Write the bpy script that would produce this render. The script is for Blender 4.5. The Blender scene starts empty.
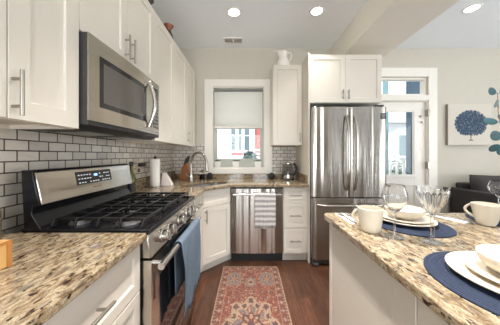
import bpy, bmesh, math, random
from mathutils import Vector, Matrix
PI = math.pi
S = bpy.context.scene
COL = S.collection
random.seed(7)

# ---------------------------------------------------------------- camera
cam_d = bpy.data.cameras.new('camera')
cam_d.sensor_width = 36.0
cam_d.lens = 205.0 / 500.0 * 36.0
cam_d.shift_x = 1.0 / 500.0
cam_d.shift_y = -7.5 / 500.0
cam_d.clip_start = 0.02
cam_d.clip_end = 200
cam = bpy.data.objects.new('camera', cam_d)
COL.objects.link(cam)
cam.location = (0, 0, 1.25)
cam.rotation_euler = (PI / 2, 0, 0)
S.camera = cam

# ---------------------------------------------------------------- view / world / daylight
S.view_settings.view_transform = 'Standard'
S.view_settings.look = 'None'
S.view_settings.gamma = 1.0
S.view_settings.use_curve_mapping = False
S.view_settings.exposure = 0.2
try:
    S.cycles.use_denoising = True
    S.cycles.max_bounces = 14
    S.cycles.diffuse_bounces = 7
    S.cycles.transparent_max_bounces = 24
    S.cycles.caustics_reflective = False
    S.cycles.caustics_refractive = False
    S.cycles.sample_clamp_indirect = 6.0
except Exception:
    pass

W = bpy.data.worlds.new('daylight_sky')
S.world = W
W.use_nodes = True
wn = W.node_tree.nodes
wl = W.node_tree.links
wn.clear()
w_out = wn.new('ShaderNodeOutputWorld')
w_bg = wn.new('ShaderNodeBackground')
w_sky = wn.new('ShaderNodeTexSky')
w_sky.sky_type = 'HOSEK_WILKIE'
w_sky.turbidity = 4.0
w_sky.ground_albedo = 0.4
w_sky.sun_direction = Vector((-0.25, -0.6, 0.75)).normalized()
w_mix = wn.new('ShaderNodeMixRGB')
w_mix.inputs[0].default_value = 0.6
w_mix.inputs[2].default_value = (1.0, 1.0, 1.0, 1)
wl.new(w_sky.outputs[0], w_mix.inputs[1])
wl.new(w_mix.outputs[0], w_bg.inputs[0])
w_bg.inputs[1].default_value = 2.6
wl.new(w_bg.outputs[0], w_out.inputs[0])

def area(name, loc, rot, sx, sy, power, color=(1, 1, 1), shape='RECTANGLE', spread=PI):
    d = bpy.data.lights.new(name, 'AREA')
    d.shape = shape
    d.size = sx
    if shape in ('RECTANGLE', 'ELLIPSE'):
        d.size_y = sy
    d.energy = power
    d.color = color
    d.spread = spread
    o = bpy.data.objects.new(name, d)
    COL.objects.link(o)
    o.location = loc
    o.rotation_euler = rot
    return o

sun_d = bpy.data.lights.new('sun', 'SUN')
sun_d.energy = 3.6
sun_d.angle = 0.02
sun_d.color = (1.0, 0.96, 0.9)
sun = bpy.data.objects.new('sun', sun_d)
COL.objects.link(sun)
sun.rotation_euler = (Vector((-0.25, -0.6, 0.75))).to_track_quat('Z', 'Y').to_euler()

# added fill lights in made-up window openings behind the camera and to the right
FILL_WIN = [(-0.95, -0.25, 0.25, 2.5), (0.15, 1.0, 0.25, 2.5), (2.42, 2.58, 0.2, 2.5), (3.2, 3.36, 0.2, 2.5), (4.2, 4.38, 0.2, 2.5)]  # the narrow ones are placed to streak the refrigerator doors
for (xa, xb, za, zb), pw in zip(FILL_WIN, (32, 32, 40, 40, 40)):
    area('window_daylight', ((xa + xb) / 2, -3.06, (za + zb) / 2), (PI / 2 + 0.7, 0, 0), xb - xa, zb - za,
         pw * (xb - xa) * (zb - za), (0.86, 0.935, 1.0))
FILL_RWIN = (-1.6, 1.6, 0.6, 2.4)
area('window_daylight', (5.02, 0.0, 1.5), (PI / 2 + 0.6, 0, PI / 2), 3.2, 1.8, 72, (0.90, 0.955, 1.0))  # added fill from the right, its window is made up

# ---------------------------------------------------------------- node helpers
def new_mat(name):
    m = bpy.data.materials.new(name)
    m.use_nodes = True
    nt = m.node_tree
    b = nt.nodes['Principled BSDF']
    return m, nt, b

def N(nt, typ, **kw):
    n = nt.nodes.new(typ)
    for k, v in kw.items():
        setattr(n, k, v)
    return n

def ramp(nt, fac, stops, interp='LINEAR'):
    r = nt.nodes.new('ShaderNodeValToRGB')
    r.color_ramp.interpolation = interp
    el = r.color_ramp.elements
    while len(el) < len(stops):
        el.new(0.5)
    for e, (p, c) in zip(el, stops):
        e.position = p
        e.color = (c[0], c[1], c[2], 1)
    nt.links.new(fac, r.inputs[0])
    return r.outputs[0]

def objcoord(nt, scale=(1, 1, 1), rot=(0, 0, 0)):
    tc = N(nt, 'ShaderNodeTexCoord')
    mp = N(nt, 'ShaderNodeMapping')
    mp.inputs['Scale'].default_value = scale
    mp.inputs['Rotation'].default_value = rot
    nt.links.new(tc.outputs['Object'], mp.inputs[0])
    return mp.outputs[0]

def noise(nt, vec, scale, detail=4, rough=0.55, dist=0.0):
    n = N(nt, 'ShaderNodeTexNoise')
    n.inputs['Scale'].default_value = scale
    n.inputs['Detail'].default_value = detail
    n.inputs['Roughness'].default_value = rough
    n.inputs['Distortion'].default_value = dist
    nt.links.new(vec, n.inputs['Vector'])
    return n.outputs['Fac']

def mixc(nt, fac, a, b):
    m = N(nt, 'ShaderNodeMixRGB')
    for i, v in ((0, fac), (1, a), (2, b)):
        if hasattr(v, 'links'):
            nt.links.new(v, m.inputs[i])
        else:
            m.inputs[i].default_value = v if i == 0 else (v[0], v[1], v[2], 1)
    return m.outputs[0]

def bump(nt, b, h, strength=0.2, dist=0.002):
    n = N(nt, 'ShaderNodeBump')
    n.inputs['Strength'].default_value = strength
    n.inputs['Distance'].default_value = dist
    nt.links.new(h, n.inputs['Height'])
    nt.links.new(n.outputs[0], b.inputs['Normal'])

def srgb(r, g, b):
    f = lambda c: ((c / 255 + 0.055) / 1.055) ** 2.4 if c / 255 > 0.04045 else c / 255 / 12.92
    return (f(r), f(g), f(b))

def plain(name, col, rough=0.5, metal=0.0, var=0.04, scale=8.0, spec=0.5, bumpy=0.0, bscale=200):
    m, nt, b = new_mat(name)
    v = objcoord(nt)
    f = noise(nt, v, scale)
    lo = tuple(max(0, c * (1 - var)) for c in col)
    hi = tuple(min(1, c * (1 + var)) for c in col)
    c = ramp(nt, f, [(0.3, lo), (0.7, hi)])
    nt.links.new(c, b.inputs['Base Color'])
    b.inputs['Roughness'].default_value = rough
    b.inputs['Metallic'].default_value = metal
    b.inputs['Specular IOR Level'].default_value = spec
    if bumpy:
        bump(nt, b, noise(nt, v, bscale, 2), bumpy, 0.001)
    return m

ANROT = 0.25
def steel(name, col=(0.44, 0.41, 0.37), rough=0.16, axis='Z', wavy=0.35):
    m, nt, b = new_mat(name)
    sc = {'Z': (9, 9, 0.25), 'Y': (9, 0.25, 9), 'X': (0.25, 9, 9)}[axis]
    fine = {'Z': (60, 60, 1), 'Y': (60, 1, 60), 'X': (1, 60, 60)}[axis]
    f = noise(nt, objcoord(nt, fine), 1.0, 3)
    c = ramp(nt, f, [(0.3, tuple(x * 0.98 for x in col)), (0.7, tuple(min(1, x * 1.02) for x in col))])
    nt.links.new(c, b.inputs['Base Color'])
    b.inputs['Roughness'].default_value = rough
    b.inputs['Metallic'].default_value = 1.0
    if axis == 'Z':
        # grain runs across the doors, so reflections smear up and down
        b.inputs['Roughness'].default_value = 0.24
        b.inputs['Anisotropic'].default_value = 0.85
        tg = N(nt, 'ShaderNodeTangent', direction_type='RADIAL', axis='Z')
        nt.links.new(tg.outputs[0], b.inputs['Tangent'])
        b.inputs['Anisotropic Rotation'].default_value = ANROT
    if wavy:
        bump(nt, b, noise(nt, objcoord(nt, sc), 1.3, 1.5, .4), wavy if axis != 'Z' else 1.0, 0.02)
    return m

def emit(name, col, strength):
    m, nt, b = new_mat(name)
    b.inputs['Base Color'].default_value = (*col, 1)
    b.inputs['Emission Color'].default_value = (*col, 1)
    b.inputs['Emission Strength'].default_value = strength
    return m

def glass(name, col=(1, 1, 1), rough=0.0, ior=1.45):
    m, nt, b = new_mat(name)
    b.inputs['Base Color'].default_value = (*col, 1)
    b.inputs['Transmission Weight'].default_value = 1.0
    b.inputs['Roughness'].default_value = rough
    b.inputs['IOR'].default_value = ior
    return m

def pane_glass(name, ior=1.3, tint=(0.94, 0.97, 0.97)):
    # thin architectural glass: mostly clear, a little mirror by angle
    m, nt, b = new_mat(name)
    nt.nodes.remove(b)
    out = nt.nodes['Material Output']
    t = N(nt, 'ShaderNodeBsdfTransparent')
    t.inputs[0].default_value = (*tint, 1)
    g = N(nt, 'ShaderNodeBsdfGlossy')
    g.inputs['Roughness'].default_value = 0.02
    lw = N(nt, 'ShaderNodeLayerWeight')
    lw.inputs[0].default_value = 0.5
    pw = N(nt, 'ShaderNodeMath', operation='POWER')
    pw.inputs[1].default_value = 3.0
    nt.links.new(lw.outputs['Facing'], pw.inputs[0])
    ma = N(nt, 'ShaderNodeMath', operation='MULTIPLY_ADD')
    ma.inputs[1].default_value = 0.6
    ma.inputs[2].default_value = (ior - 1) ** 2 / (ior + 1) ** 2
    nt.links.new(pw.outputs[0], ma.inputs[0])
    mx = N(nt, 'ShaderNodeMixShader')
    nt.links.new(ma.outputs[0], mx.inputs[0])
    nt.links.new(t.outputs[0], mx.inputs[1])
    nt.links.new(g.outputs[0], mx.inputs[2])
    nt.links.new(mx.outputs[0], out.inputs[0])
    return m

def vcol(name, rough=0.9, bumpy=0.0, var=0.12, scale=120):
    m, nt, b = new_mat(name)
    a = N(nt, 'ShaderNodeVertexColor')
    a.layer_name = 'pattern'
    v = objcoord(nt)
    f = noise(nt, v, scale, 3)
    k = ramp(nt, f, [(0.25, (1 - var,) * 3), (0.75, (1,) * 3)])
    mm = N(nt, 'ShaderNodeMixRGB', blend_type='MULTIPLY')
    mm.inputs[0].default_value = 1
    nt.links.new(a.outputs[0], mm.inputs[1])
    nt.links.new(k, mm.inputs[2])
    nt.links.new(mm.outputs[0], b.inputs['Base Color'])
    b.inputs['Roughness'].default_value = rough
    if bumpy:
        bump(nt, b, f, bumpy, 0.002)
    return m

def tile_mat(name, ax):
    m, nt, b = new_mat(name)
    tc = N(nt, 'ShaderNodeTexCoord')
    sp = N(nt, 'ShaderNodeSeparateXYZ')
    nt.links.new(tc.outputs['Object'], sp.inputs[0])
    cb = N(nt, 'ShaderNodeCombineXYZ')
    nt.links.new(sp.outputs[ax], cb.inputs[0])
    nt.links.new(sp.outputs[2], cb.inputs[1])
    br = N(nt, 'ShaderNodeTexBrick')
    br.inputs['Scale'].default_value = 1.0
    br.inputs['Brick Width'].default_value = 0.1016
    br.inputs['Row Height'].default_value = 0.0508
    br.inputs['Mortar Size'].default_value = 0.0030
    br.inputs['Mortar Smooth'].default_value = 0.1
    br.inputs['Bias'].default_value = 0.0
    br.inputs['Color1'].default_value = (*srgb(218, 210, 198), 1)
    br.inputs['Color2'].default_value = (*srgb(192, 184, 174), 1)
    br.inputs['Mortar'].default_value = (*srgb(74, 64, 56), 1)
    nt.links.new(cb.outputs[0], br.inputs['Vector'])
    v = objcoord(nt, (9, 9, 22))
    f = noise(nt, v, 1.0, 6, 0.6, 1.2)
    vein = ramp(nt, f, [(0.25, (0.80, 0.78, 0.76)), (0.5, (1, 1, 1)), (0.75, (1.0, 0.98, 0.95))])
    mm = N(nt, 'ShaderNodeMixRGB', blend_type='MULTIPLY')
    mm.inputs[0].default_value = 1
    nt.links.new(br.outputs['Color'], mm.inputs[1])
    nt.links.new(vein, mm.inputs[2])
    nt.links.new(mm.outputs[0], b.inputs['Base Color'])
    r = N(nt, 'ShaderNodeMapRange')
    r.inputs[3].default_value = 0.22
    r.inputs[4].default_value = 0.85
    nt.links.new(br.outputs['Fac'], r.inputs[0])
    nt.links.new(r.outputs[0], b.inputs['Roughness'])
    inv = N(nt, 'ShaderNodeMath', operation='SUBTRACT')
    inv.inputs[0].default_value = 1
    nt.links.new(br.outputs['Fac'], inv.inputs[1])
    bump(nt, b, inv.outputs[0], 0.6, 0.002)
    return m

def granite_mat():
    m, nt, b = new_mat('granite')
    v = objcoord(nt, (52, 23, 52), (0, 0, 0.75))
    n1 = noise(nt, v, 1.0, 7, 0.66, 0.8)
    base = ramp(nt, n1, [(0.30, srgb(84, 68, 56)), (0.41, srgb(136, 114, 88)), (0.50, srgb(172, 152, 124)),
                         (0.60, srgb(202, 188, 162)), (0.72, srgb(152, 138, 120))])
    v2 = objcoord(nt, (80, 38, 80), (0, 0, 0.8))
    n2 = noise(nt, v2, 1.0, 5, 0.6, 0.5)
    dark = ramp(nt, n2, [(0.56, (0, 0, 0)), (0.63, (1, 1, 1))])
    c = mixc(nt, dark, base, srgb(62, 42, 38))
    v3 = objcoord(nt, (22, 11, 22), (0, 0, 0.7))
    n3 = noise(nt, v3, 1.3, 4, 0.6, 0.4)
    grey = ramp(nt, n3, [(0.54, (0, 0, 0)), (0.68, (.8, .8, .8))])
    c = mixc(nt, grey, c, srgb(128, 118, 110))
    sp = ramp(nt, noise(nt, objcoord(nt), 300, 2), [(0.3, (0.54,) * 3), (0.65, (0.86, 0.84, 0.79))])
    mm = N(nt, 'ShaderNodeMixRGB', blend_type='MULTIPLY')
    mm.inputs[0].default_value = 1.0
    nt.links.new(c, mm.inputs[1])
    nt.links.new(sp, mm.inputs[2])
    nt.links.new(mm.outputs[0], b.inputs['Base Color'])
    b.inputs['Roughness'].default_value = 0.07
    return m

def wood_floor():
    m, nt, b = new_mat('hardwood_floor')
    tc = N(nt, 'ShaderNodeTexCoord')
    sp = N(nt, 'ShaderNodeSeparateXYZ')
    nt.links.new(tc.outputs['Object'], sp.inputs[0])
    cb = N(nt, 'ShaderNodeCombineXYZ')
    nt.links.new(sp.outputs[1], cb.inputs[0])
    nt.links.new(sp.outputs[0], cb.inputs[1])
    br = N(nt, 'ShaderNodeTexBrick')
    br.inputs['Scale'].default_value = 1.0
    br.inputs['Brick Width'].default_value = 1.1
    br.inputs['Row Height'].default_value = 0.105
    br.inputs['Mortar Size'].default_value = 0.0016
    br.inputs['Color1'].default_value = (*srgb(92, 59, 43), 1)
    br.inputs['Color2'].default_value = (*srgb(68, 42, 30), 1)
    br.inputs['Mortar'].default_value = (*srgb(30, 17, 12), 1)
    br.offset = 0.37
    nt.links.new(cb.outputs[0], br.inputs['Vector'])
    v = objcoord(nt, (46, 5, 10))
    f = noise(nt, v, 1.0, 6, 0.65, 1.4)
    g = ramp(nt, f, [(0.3, (0.42,) * 3), (0.5, (.88,) * 3), (0.72, (1.6, 1.5, 1.4))])
    mm = N(nt, 'ShaderNodeMixRGB', blend_type='MULTIPLY')
    mm.inputs[0].default_value = 1
    nt.links.new(br.outputs['Color'], mm.inputs[1])
    nt.links.new(g, mm.inputs[2])
    nt.links.new(mm.outputs[0], b.inputs['Base Color'])
    b.inputs['Roughness'].default_value = 0.3
    bump(nt, b, f, 0.12, 0.001)
    return m

M = {}
M['cab'] = plain('cabinet_paint', srgb(218, 211, 199), 0.38, var=0.012)
M['wall'] = plain('wall_paint', srgb(202, 196, 182), 0.7, var=0.015, bumpy=0.05)
M['ceil'] = plain('ceiling_paint', srgb(242, 246, 250), 0.8, var=0.01)
M['beam'] = plain('beam_paint', srgb(238, 233, 222), 0.7, var=0.01)
M['trim'] = plain('trim_paint', srgb(238, 233, 224), 0.4, var=0.01)
M['steel'] = steel('brushed_steel')
M['steelY'] = steel('brushed_steel_lengthwise', (.56, .525, .475), .2, axis='Y')
M['steelX'] = steel('brushed_steel_crosswise', axis='X')
M['nickel'] = plain('satin_nickel', (0.40, 0.37, 0.32), 0.33, 1.0)
M['bar'] = plain('satin_steel_bar', (0.50, 0.465, 0.42), 0.26, 1.0)
M['chrome'] = plain('polished_steel', (0.72, 0.71, 0.70), 0.12, 1.0)
M['black'] = plain('black_enamel', (0.008, 0.008, 0.010), 0.2, spec=.35)
M['iron'] = plain('cast_iron', (0.007, 0.007, 0.008), 0.24, bumpy=0.1)
M['blackp'] = plain('black_plastic', (0.018, 0.018, 0.02), 0.45)
M['darkp'] = plain('charcoal_body', (0.035, 0.033, 0.033), 0.5)
M['dglass'] = plain('dark_oven_glass', (0.012, 0.012, 0.013), 0.06, spec=0.7)
M['mwglass'] = plain('microwave_glass', (0.085, 0.078, 0.07), 0.1, spec=0.5)
M['granite'] = granite_mat()
M['tileL'] = tile_mat('marble_subway_tile', 1)
M['tileB'] = tile_mat('marble_subway_tile_back', 0)
M['floor'] = wood_floor()
M['cer'] = plain('cream_ceramic', srgb(216, 207, 190), 0.25, var=0.015)
M['white'] = plain('white_ceramic', srgb(238, 234, 226), 0.25, var=0.01)
M['paper'] = plain('paper', srgb(240, 236, 228), 0.9, var=0.02, bumpy=0.2)
M['linen'] = plain('white_linen', srgb(236, 233, 228), 0.9, var=0.03, bumpy=0.2)
M['navy'] = plain('navy_weave', srgb(31, 43, 66), 0.85, var=0.25, scale=160, bumpy=0.5)
M['glass'] = glass('clear_glass')
M['stemglass'] = pane_glass('stem_glass', 3.6, (.975, .98, .98))
M['thin'] = pane_glass('thin_clear_glass', 2.5, (.96, .965, .965))
M['pane'] = pane_glass('window_pane')
M['bamboo'] = plain('bamboo', srgb(205, 163, 102), 0.45, var=0.08, scale=14)
M['walnut'] = plain('knife_block_wood', srgb(140, 88, 52), 0.45, var=0.15, scale=30)
M['sofa'] = plain('charcoal_fabric', srgb(58, 54, 53), 0.95, var=0.12, scale=150, bumpy=0.3)
M['leaf'] = plain('eucalyptus_leaf', srgb(50, 84, 90), 0.55, var=0.3, scale=18)
M['stem'] = plain('eucalyptus_stem', srgb(150, 104, 70), 0.6)
M['green'] = plain('small_leaf', srgb(52, 76, 44), 0.6, var=0.2, scale=60)
M['dial'] = plain('dark_fabric_mesh', (0.02, 0.02, 0.023), 0.8, bumpy=0.3)

# ---------------------------------------------------------------- mesh helpers
class MB:
    def __init__(s):
        s.bm = bmesh.new()
    def quad(s, pts):
        vs = [s.bm.verts.new(p) for p in pts]
        return s.bm.faces.new(vs)
    def box(s, x0, x1, y0, y1, z0, z1):
        v = [s.bm.verts.new(p) for p in ((x0, y0, z0), (x1, y0, z0), (x1, y1, z0), (x0, y1, z0),
                                         (x0, y0, z1), (x1, y0, z1), (x1, y1, z1), (x0, y1, z1))]
        for f in ((3, 2, 1, 0), (4, 5, 6, 7), (0, 1, 5, 4), (1, 2, 6, 5), (2, 3, 7, 6), (3, 0, 4, 7)):
            s.bm.faces.new([v[i] for i in f])
        return s
    def obox(s, o, u, v, n, w, h, d):
        # box from corner o along unit vectors u,v,n
        o, u, v, n = map(Vector, (o, u, v, n))
        P = [o + u * a * w + v * b * h + n * c * d for c in (0, 1) for a, b in ((0, 0), (1, 0), (1, 1), (0, 1))]
        q = [s.bm.verts.new(p) for p in P]
        for f in ((3, 2, 1, 0), (4, 5, 6, 7), (0, 1, 5, 4), (1, 2, 6, 5), (2, 3, 7, 6), (3, 0, 4, 7)):
            s.bm.faces.new([q[i] for i in f])
        return s
    def prism(s, poly, axis, a, b):
        # poly of 2D points, extruded along axis from a to b
        def P(p, t):
            return {'X': (t, p[0], p[1]), 'Y': (p[0], t, p[1]), 'Z': (p[0], p[1], t)}[axis]
        A = [s.bm.verts.new(P(p, a)) for p in poly]
        B = [s.bm.verts.new(P(p, b)) for p in poly]
        s.bm.faces.new(A[::-1])
        s.bm.faces.new(B)
        n = len(poly)
        for i in range(n):
            s.bm.faces.new((A[i], A[(i + 1) % n], B[(i + 1) % n], B[i]))
        return s
    def lathe(s, prof, c=(0, 0, 0), seg=32, axis='Z', closed=False):
        # prof: list of (r, h)
        def P(r, h, t):
            x, y = r * math.cos(t), r * math.sin(t)
            q = {'Z': (x, y, h), 'X': (h, x, y), 'Y': (x, h, y)}[axis]
            return (c[0] + q[0], c[1] + q[1], c[2] + q[2])
        rings = []
        for r, h in prof:
            if r < 1e-6:
                rings.append([s.bm.verts.new(P(0, h, 0))])
            else:
                rings.append([s.bm.verts.new(P(r, h, 2 * PI * i / seg)) for i in range(seg)])
        prs = list(zip(rings[:-1], rings[1:]))
        if closed:
            prs.append((rings[-1], rings[0]))
        for a, b in prs:
            for i in range(seg):
                j = (i + 1) % seg
                if len(a) == 1 and len(b) == 1:
                    continue
                if len(a) == 1:
                    s.bm.faces.new((a[0], b[j], b[i]))
                elif len(b) == 1:
                    s.bm.faces.new((a[i], a[j], b[0]))
                else:
                    s.bm.faces.new((a[i], a[j], b[j], b[i]))
        return s
    def tube(s, pts, r, seg=10, caps=True):
        pts = [Vector(p) for p in pts]
        n = len(pts)
        rr = r if isinstance(r, (list, tuple)) else [r] * n
        rings = []
        up = None
        for i, p in enumerate(pts):
            t = (pts[min(i + 1, n - 1)] - pts[max(i - 1, 0)]).normalized()
            if up is None:
                up = Vector((0, 0, 1)) if abs(t.z) < 0.9 else Vector((1, 0, 0))
            a = t.cross(up).normalized()
            b = a.cross(t).normalized()
            up = b
            rings.append([s.bm.verts.new(p + (a * math.cos(2 * PI * k / seg) + b * math.sin(2 * PI * k / seg)) * rr[i]) for k in range(seg)])
        for A, B in zip(rings[:-1], rings[1:]):
            for k in range(seg):
                s.bm.faces.new((A[k], A[(k + 1) % seg], B[(k + 1) % seg], B[k]))
        if caps:
            s.bm.faces.new(rings[0][::-1])
            s.bm.faces.new(rings[-1])
        return s
    def loft(s, rings, caps=True, close=True):
        R = [[s.bm.verts.new(p) for p in r] for r in rings]
        n = len(R[0])
        for A, B in zip(R[:-1], R[1:]):
            for k in range(n if close else n - 1):
                s.bm.faces.new((A[k], A[(k + 1) % n], B[(k + 1) % n], B[k]))
        if caps:
            s.bm.faces.new(R[0][::-1])
            s.bm.faces.new(R[-1])
        return s
    def shaker(s, o, u, v, n, w, h, stile=0.055, th=0.02, rec=0.009):
        o, u, v, n = map(Vector, (o, u, v, n))
        def P(a, b, c):
            return s.bm.verts.new(o + u * a + v * b + n * c)
        def ring(i, c):
            return [P(i, i, c), P(w - i, i, c), P(w - i, h - i, c), P(i, h - i, c)]
        e = 0.0015
        rs = [ring(0, 0), ring(0, th - e), ring(e, th), ring(stile, th), ring(stile + 0.004, th - rec)]
        for A, B in zip(rs[:-1], rs[1:]):
            for k in range(4):
                s.bm.faces.new((A[k], A[(k + 1) % 4], B[(k + 1) % 4], B[k]))
        s.bm.faces.new(rs[0][::-1])
        s.bm.faces.new(rs[-1])
        return s

OFF = {}
def mesh_obj(name, mb, mat, parent=None, bevel=0.0, sharp=35, seg=2, smooth=True, recalc=True):
    bm = mb.bm if isinstance(mb, MB) else mb
    if recalc:
        bmesh.ops.recalc_face_normals(bm, faces=bm.faces)
    off = OFF.get(parent.name, Vector((0, 0, 0))) if parent is not None else Vector((0, 0, 0))
    if off.length:
        bmesh.ops.translate(bm, verts=bm.verts, vec=-off)
    me = bpy.data.meshes.new(name)
    bm.to_mesh(me)
    bm.free()
    if smooth:
        me.polygons.foreach_set('use_smooth', [True] * len(me.polygons))
        me.set_sharp_from_angle(angle=math.radians(sharp))
    if mat is not None:
        me.materials.append(M[mat] if isinstance(mat, str) else mat)
    o = bpy.data.objects.new(name, me)
    COL.objects.link(o)
    if parent is not None:
        o.parent = parent
        OFF[o.name] = off
    if bevel:
        md = o.modifiers.new('bevel', 'BEVEL')
        md.width = bevel
        md.segments = seg
        md.limit_method = 'ANGLE'
        md.angle_limit = math.radians(40)
        md.harden_normals = False
    return o

def tag(o, label, cat, group=None, kind=None):
    if label:
        o['label'] = label
    if cat:
        o['category'] = cat
    if group:
        o['group'] = group
    if kind:
        o['kind'] = kind
    return o

def thing(name, label, cat, loc=(0, 0, 0), group=None):
    o = bpy.data.objects.new(name, None)
    o.empty_display_size = 0.05
    COL.objects.link(o)
    o.location = loc
    OFF[o.name] = Vector(loc)
    return tag(o, label, cat, group)

def lathed(name, mb, mat, loc, label, cat, group=None, rotz=0, parts=()):
    """one-mesh thing built in local coordinates"""
    o = mesh_obj(name, mb, mat)
    o.location = loc
    o.rotation_euler = (0, 0, rotz)
    return tag(o, label, cat, group)

def struct(name, mb, mat, parent=None, bevel=0.0):
    o = mesh_obj(name, mb, mat, parent, bevel)
    if parent is None:
        o['kind'] = 'structure'
    return o

def sroot(name, loc=(0, 0, 0)):
    o = bpy.data.objects.new(name, None)
    o.empty_display_size = 0.05
    COL.objects.link(o)
    o.location = loc
    OFF[o.name] = Vector(loc)
    o['kind'] = 'structure'
    return o

def dup(src, loc=None, label=None, rotz=None):
    def cp(o, par):
        c = o.copy()
        COL.objects.link(c)
        if par is not None:
            c.parent = par
        for ch in list(o.children):
            cp(ch, c)
        return c
    r = cp(src, None)
    if loc is not None:
        r.location = loc
    if rotz is not None:
        r.rotation_euler = (0, 0, rotz)
    if label:
        r['label'] = label
    return r

def bar_handle(parent, c, along, n, L=0.14, r=0.006, proj=0.032, name='handle', mat='nickel'):
    c, a, n = Vector(c), Vector(along).normalized(), Vector(n).normalized()
    mb = MB()
    mb.tube([c + n * proj - a * L / 2, c + n * proj + a * L / 2], r, 12)
    for sg in (-1, 1):
        p = c + a * sg * L * 0.3
        mb.tube([p, p + n * proj], r * 0.85, 10)
    return mesh_obj(name, mb, mat, parent)

# ================================================================ SETTING
XL, YB, ZC = -1.10, 3.0, 2.81
XR, YF = 5.0, -3.0
struct('floor', MB().box(XL - .1, XR + .1, YF - .1, YB + .1, -0.06, 0), 'floor')
struct('ceiling', MB().box(XL - .1, XR + .1, YF - .1, YB + .1, ZC, ZC + 0.08), 'ceil')
struct('wall_left', MB().box(XL - .1, XL, YF - .1, YB + .1, 0, ZC), 'wall')
# back wall with openings: kitchen window, transom over the door, the door
WX0, WX1, WZ0, WZ1 = -0.54, 0.228, 1.055, 2.246
DX0, DX1, DZ1 = 1.69, 2.615, 2.045
TZ0, TZ1 = 2.12, 2.39
mb = MB()
mb.box(XL, WX0, YB, YB + .14, 0, ZC)
mb.box(WX0, WX1, YB, YB + .14, 0, WZ0)
mb.box(WX0, WX1, YB, YB + .14, WZ1, ZC)
mb.box(WX1, DX0, YB, YB + .14, 0, ZC)
mb.box(DX0, DX1, YB, YB + .14, DZ1, TZ0)
mb.box(DX0, DX1, YB, YB + .14, TZ1, ZC)
mb.box(DX1, XR + .1, YB, YB + .14, 0, ZC)
struct('wall_back', mb, 'wall')
mb = MB()
mb.box(XR, XR + .1, YF - .1, FILL_RWIN[0], 0, ZC)
mb.box(XR, XR + .1, FILL_RWIN[1], YB, 0, ZC)
mb.box(XR, XR + .1, FILL_RWIN[0], FILL_RWIN[1], 0, FILL_RWIN[2])
mb.box(XR, XR + .1, FILL_RWIN[0], FILL_RWIN[1], FILL_RWIN[3], ZC)
struct('wall_right', mb, 'wall')
mb = MB()
xs = [XL]
for (xa, xb, za, zb) in FILL_WIN:
    mb.box(xs[-1], xa, YF - .1, YF, 0, ZC)
    mb.box(xa, xb, YF - .1, YF, 0, za)
    mb.box(xa, xb, YF - .1, YF, zb, ZC)
    xs.append(xb)
mb.box(xs[-1], XR, YF - .1, YF, 0, ZC)
struct('wall_front', mb, plain('taupe_wall', srgb(128, 112, 96), .8))  # unseen wall, kept dark for the streaks in the steel
# dropped beam between kitchen and living room
struct('beam', MB().box(1.195, 1.728, YF, YB, 2.517, ZC), 'beam')
struct('baseboard_back', MB().box(2.745, XR, 2.985, YB, 0, 0.12), 'trim')
# tiled backsplashes (thin set tile on the walls)
struct('backsplash_left', MB().box(XL, XL + .008, -0.6, YB, 0.90, 1.40), 'tileL')
mb = MB()
mb.box(XL + .008, -0.647, YB - .008, YB, 0.95, 1.40)
mb.box(0.332, 0.69, YB - .008, YB, 0.95, 1.40)
struct('backsplash_back', mb, 'tileB')

# ---- kitchen window
w = sroot('window_1', (-0.156, YB, WZ0))
mb = MB()
cx0, cx1, cz1 = -0.648, 0.332, 2.352
mb.box(cx0, WX0, YB - .02, YB, 0.98, cz1)
mb.box(WX1, cx1, YB - .02, YB, 0.98, cz1)
mb.box(WX0, WX1, YB - .02, YB, WZ1, cz1)
mb.box(WX0, WX1, YB - .02, YB, 0.98, WZ0)
mesh_obj('casing', mb, 'trim', w, bevel=0.002)
mb = MB()   # jamb lining
mb.box(WX0, WX0 + .012, YB, YB + .14, WZ0, WZ1)
mb.box(WX1 - .012, WX1, YB, YB + .14, WZ0, WZ1)
mb.box(WX0 + .012, WX1 - .012, YB, YB + .14, WZ1 - .012, WZ1)
mb.box(WX0 + .012, WX1 - .012, YB, YB + .14, WZ0, WZ0 + .012)
mesh_obj('jamb', mb, 'trim', w)
M['sash'] = plain('grey_green_sash', srgb(182, 184, 172), 0.4)
def sash(z0, z1, y, nm='sash'):
    mb = MB()
    a, b = WX0 + .012, WX1 - .012
    mb.box(a, a + .052, y, y + .035, z0, z1)
    mb.box(b - .052, b, y, y + .035, z0, z1)
    mb.box(a + .052, b - .052, y, y + .035, z0, z0 + .05)
    mb.box(a + .052, b - .052, y, y + .035, z1 - .04, z1)
    f = mesh_obj(nm, mb, 'sash', w, bevel=0.003)
    mesh_obj('pane', MB().box(a + .05, b - .05, y + .015, y + .019, z0 + .048, z1 - .038), 'pane', f)
sash(WZ0 + .09, 1.68, YB + .05)
sash(1.66, WZ1 - .012, YB + .09)
mesh_obj('sill_board', MB().box(WX0 + .012, WX1 - .012, YB + .045, YB + .13, WZ0 + .012, WZ0 + .09), 'sash', w, bevel=0.003)

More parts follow.
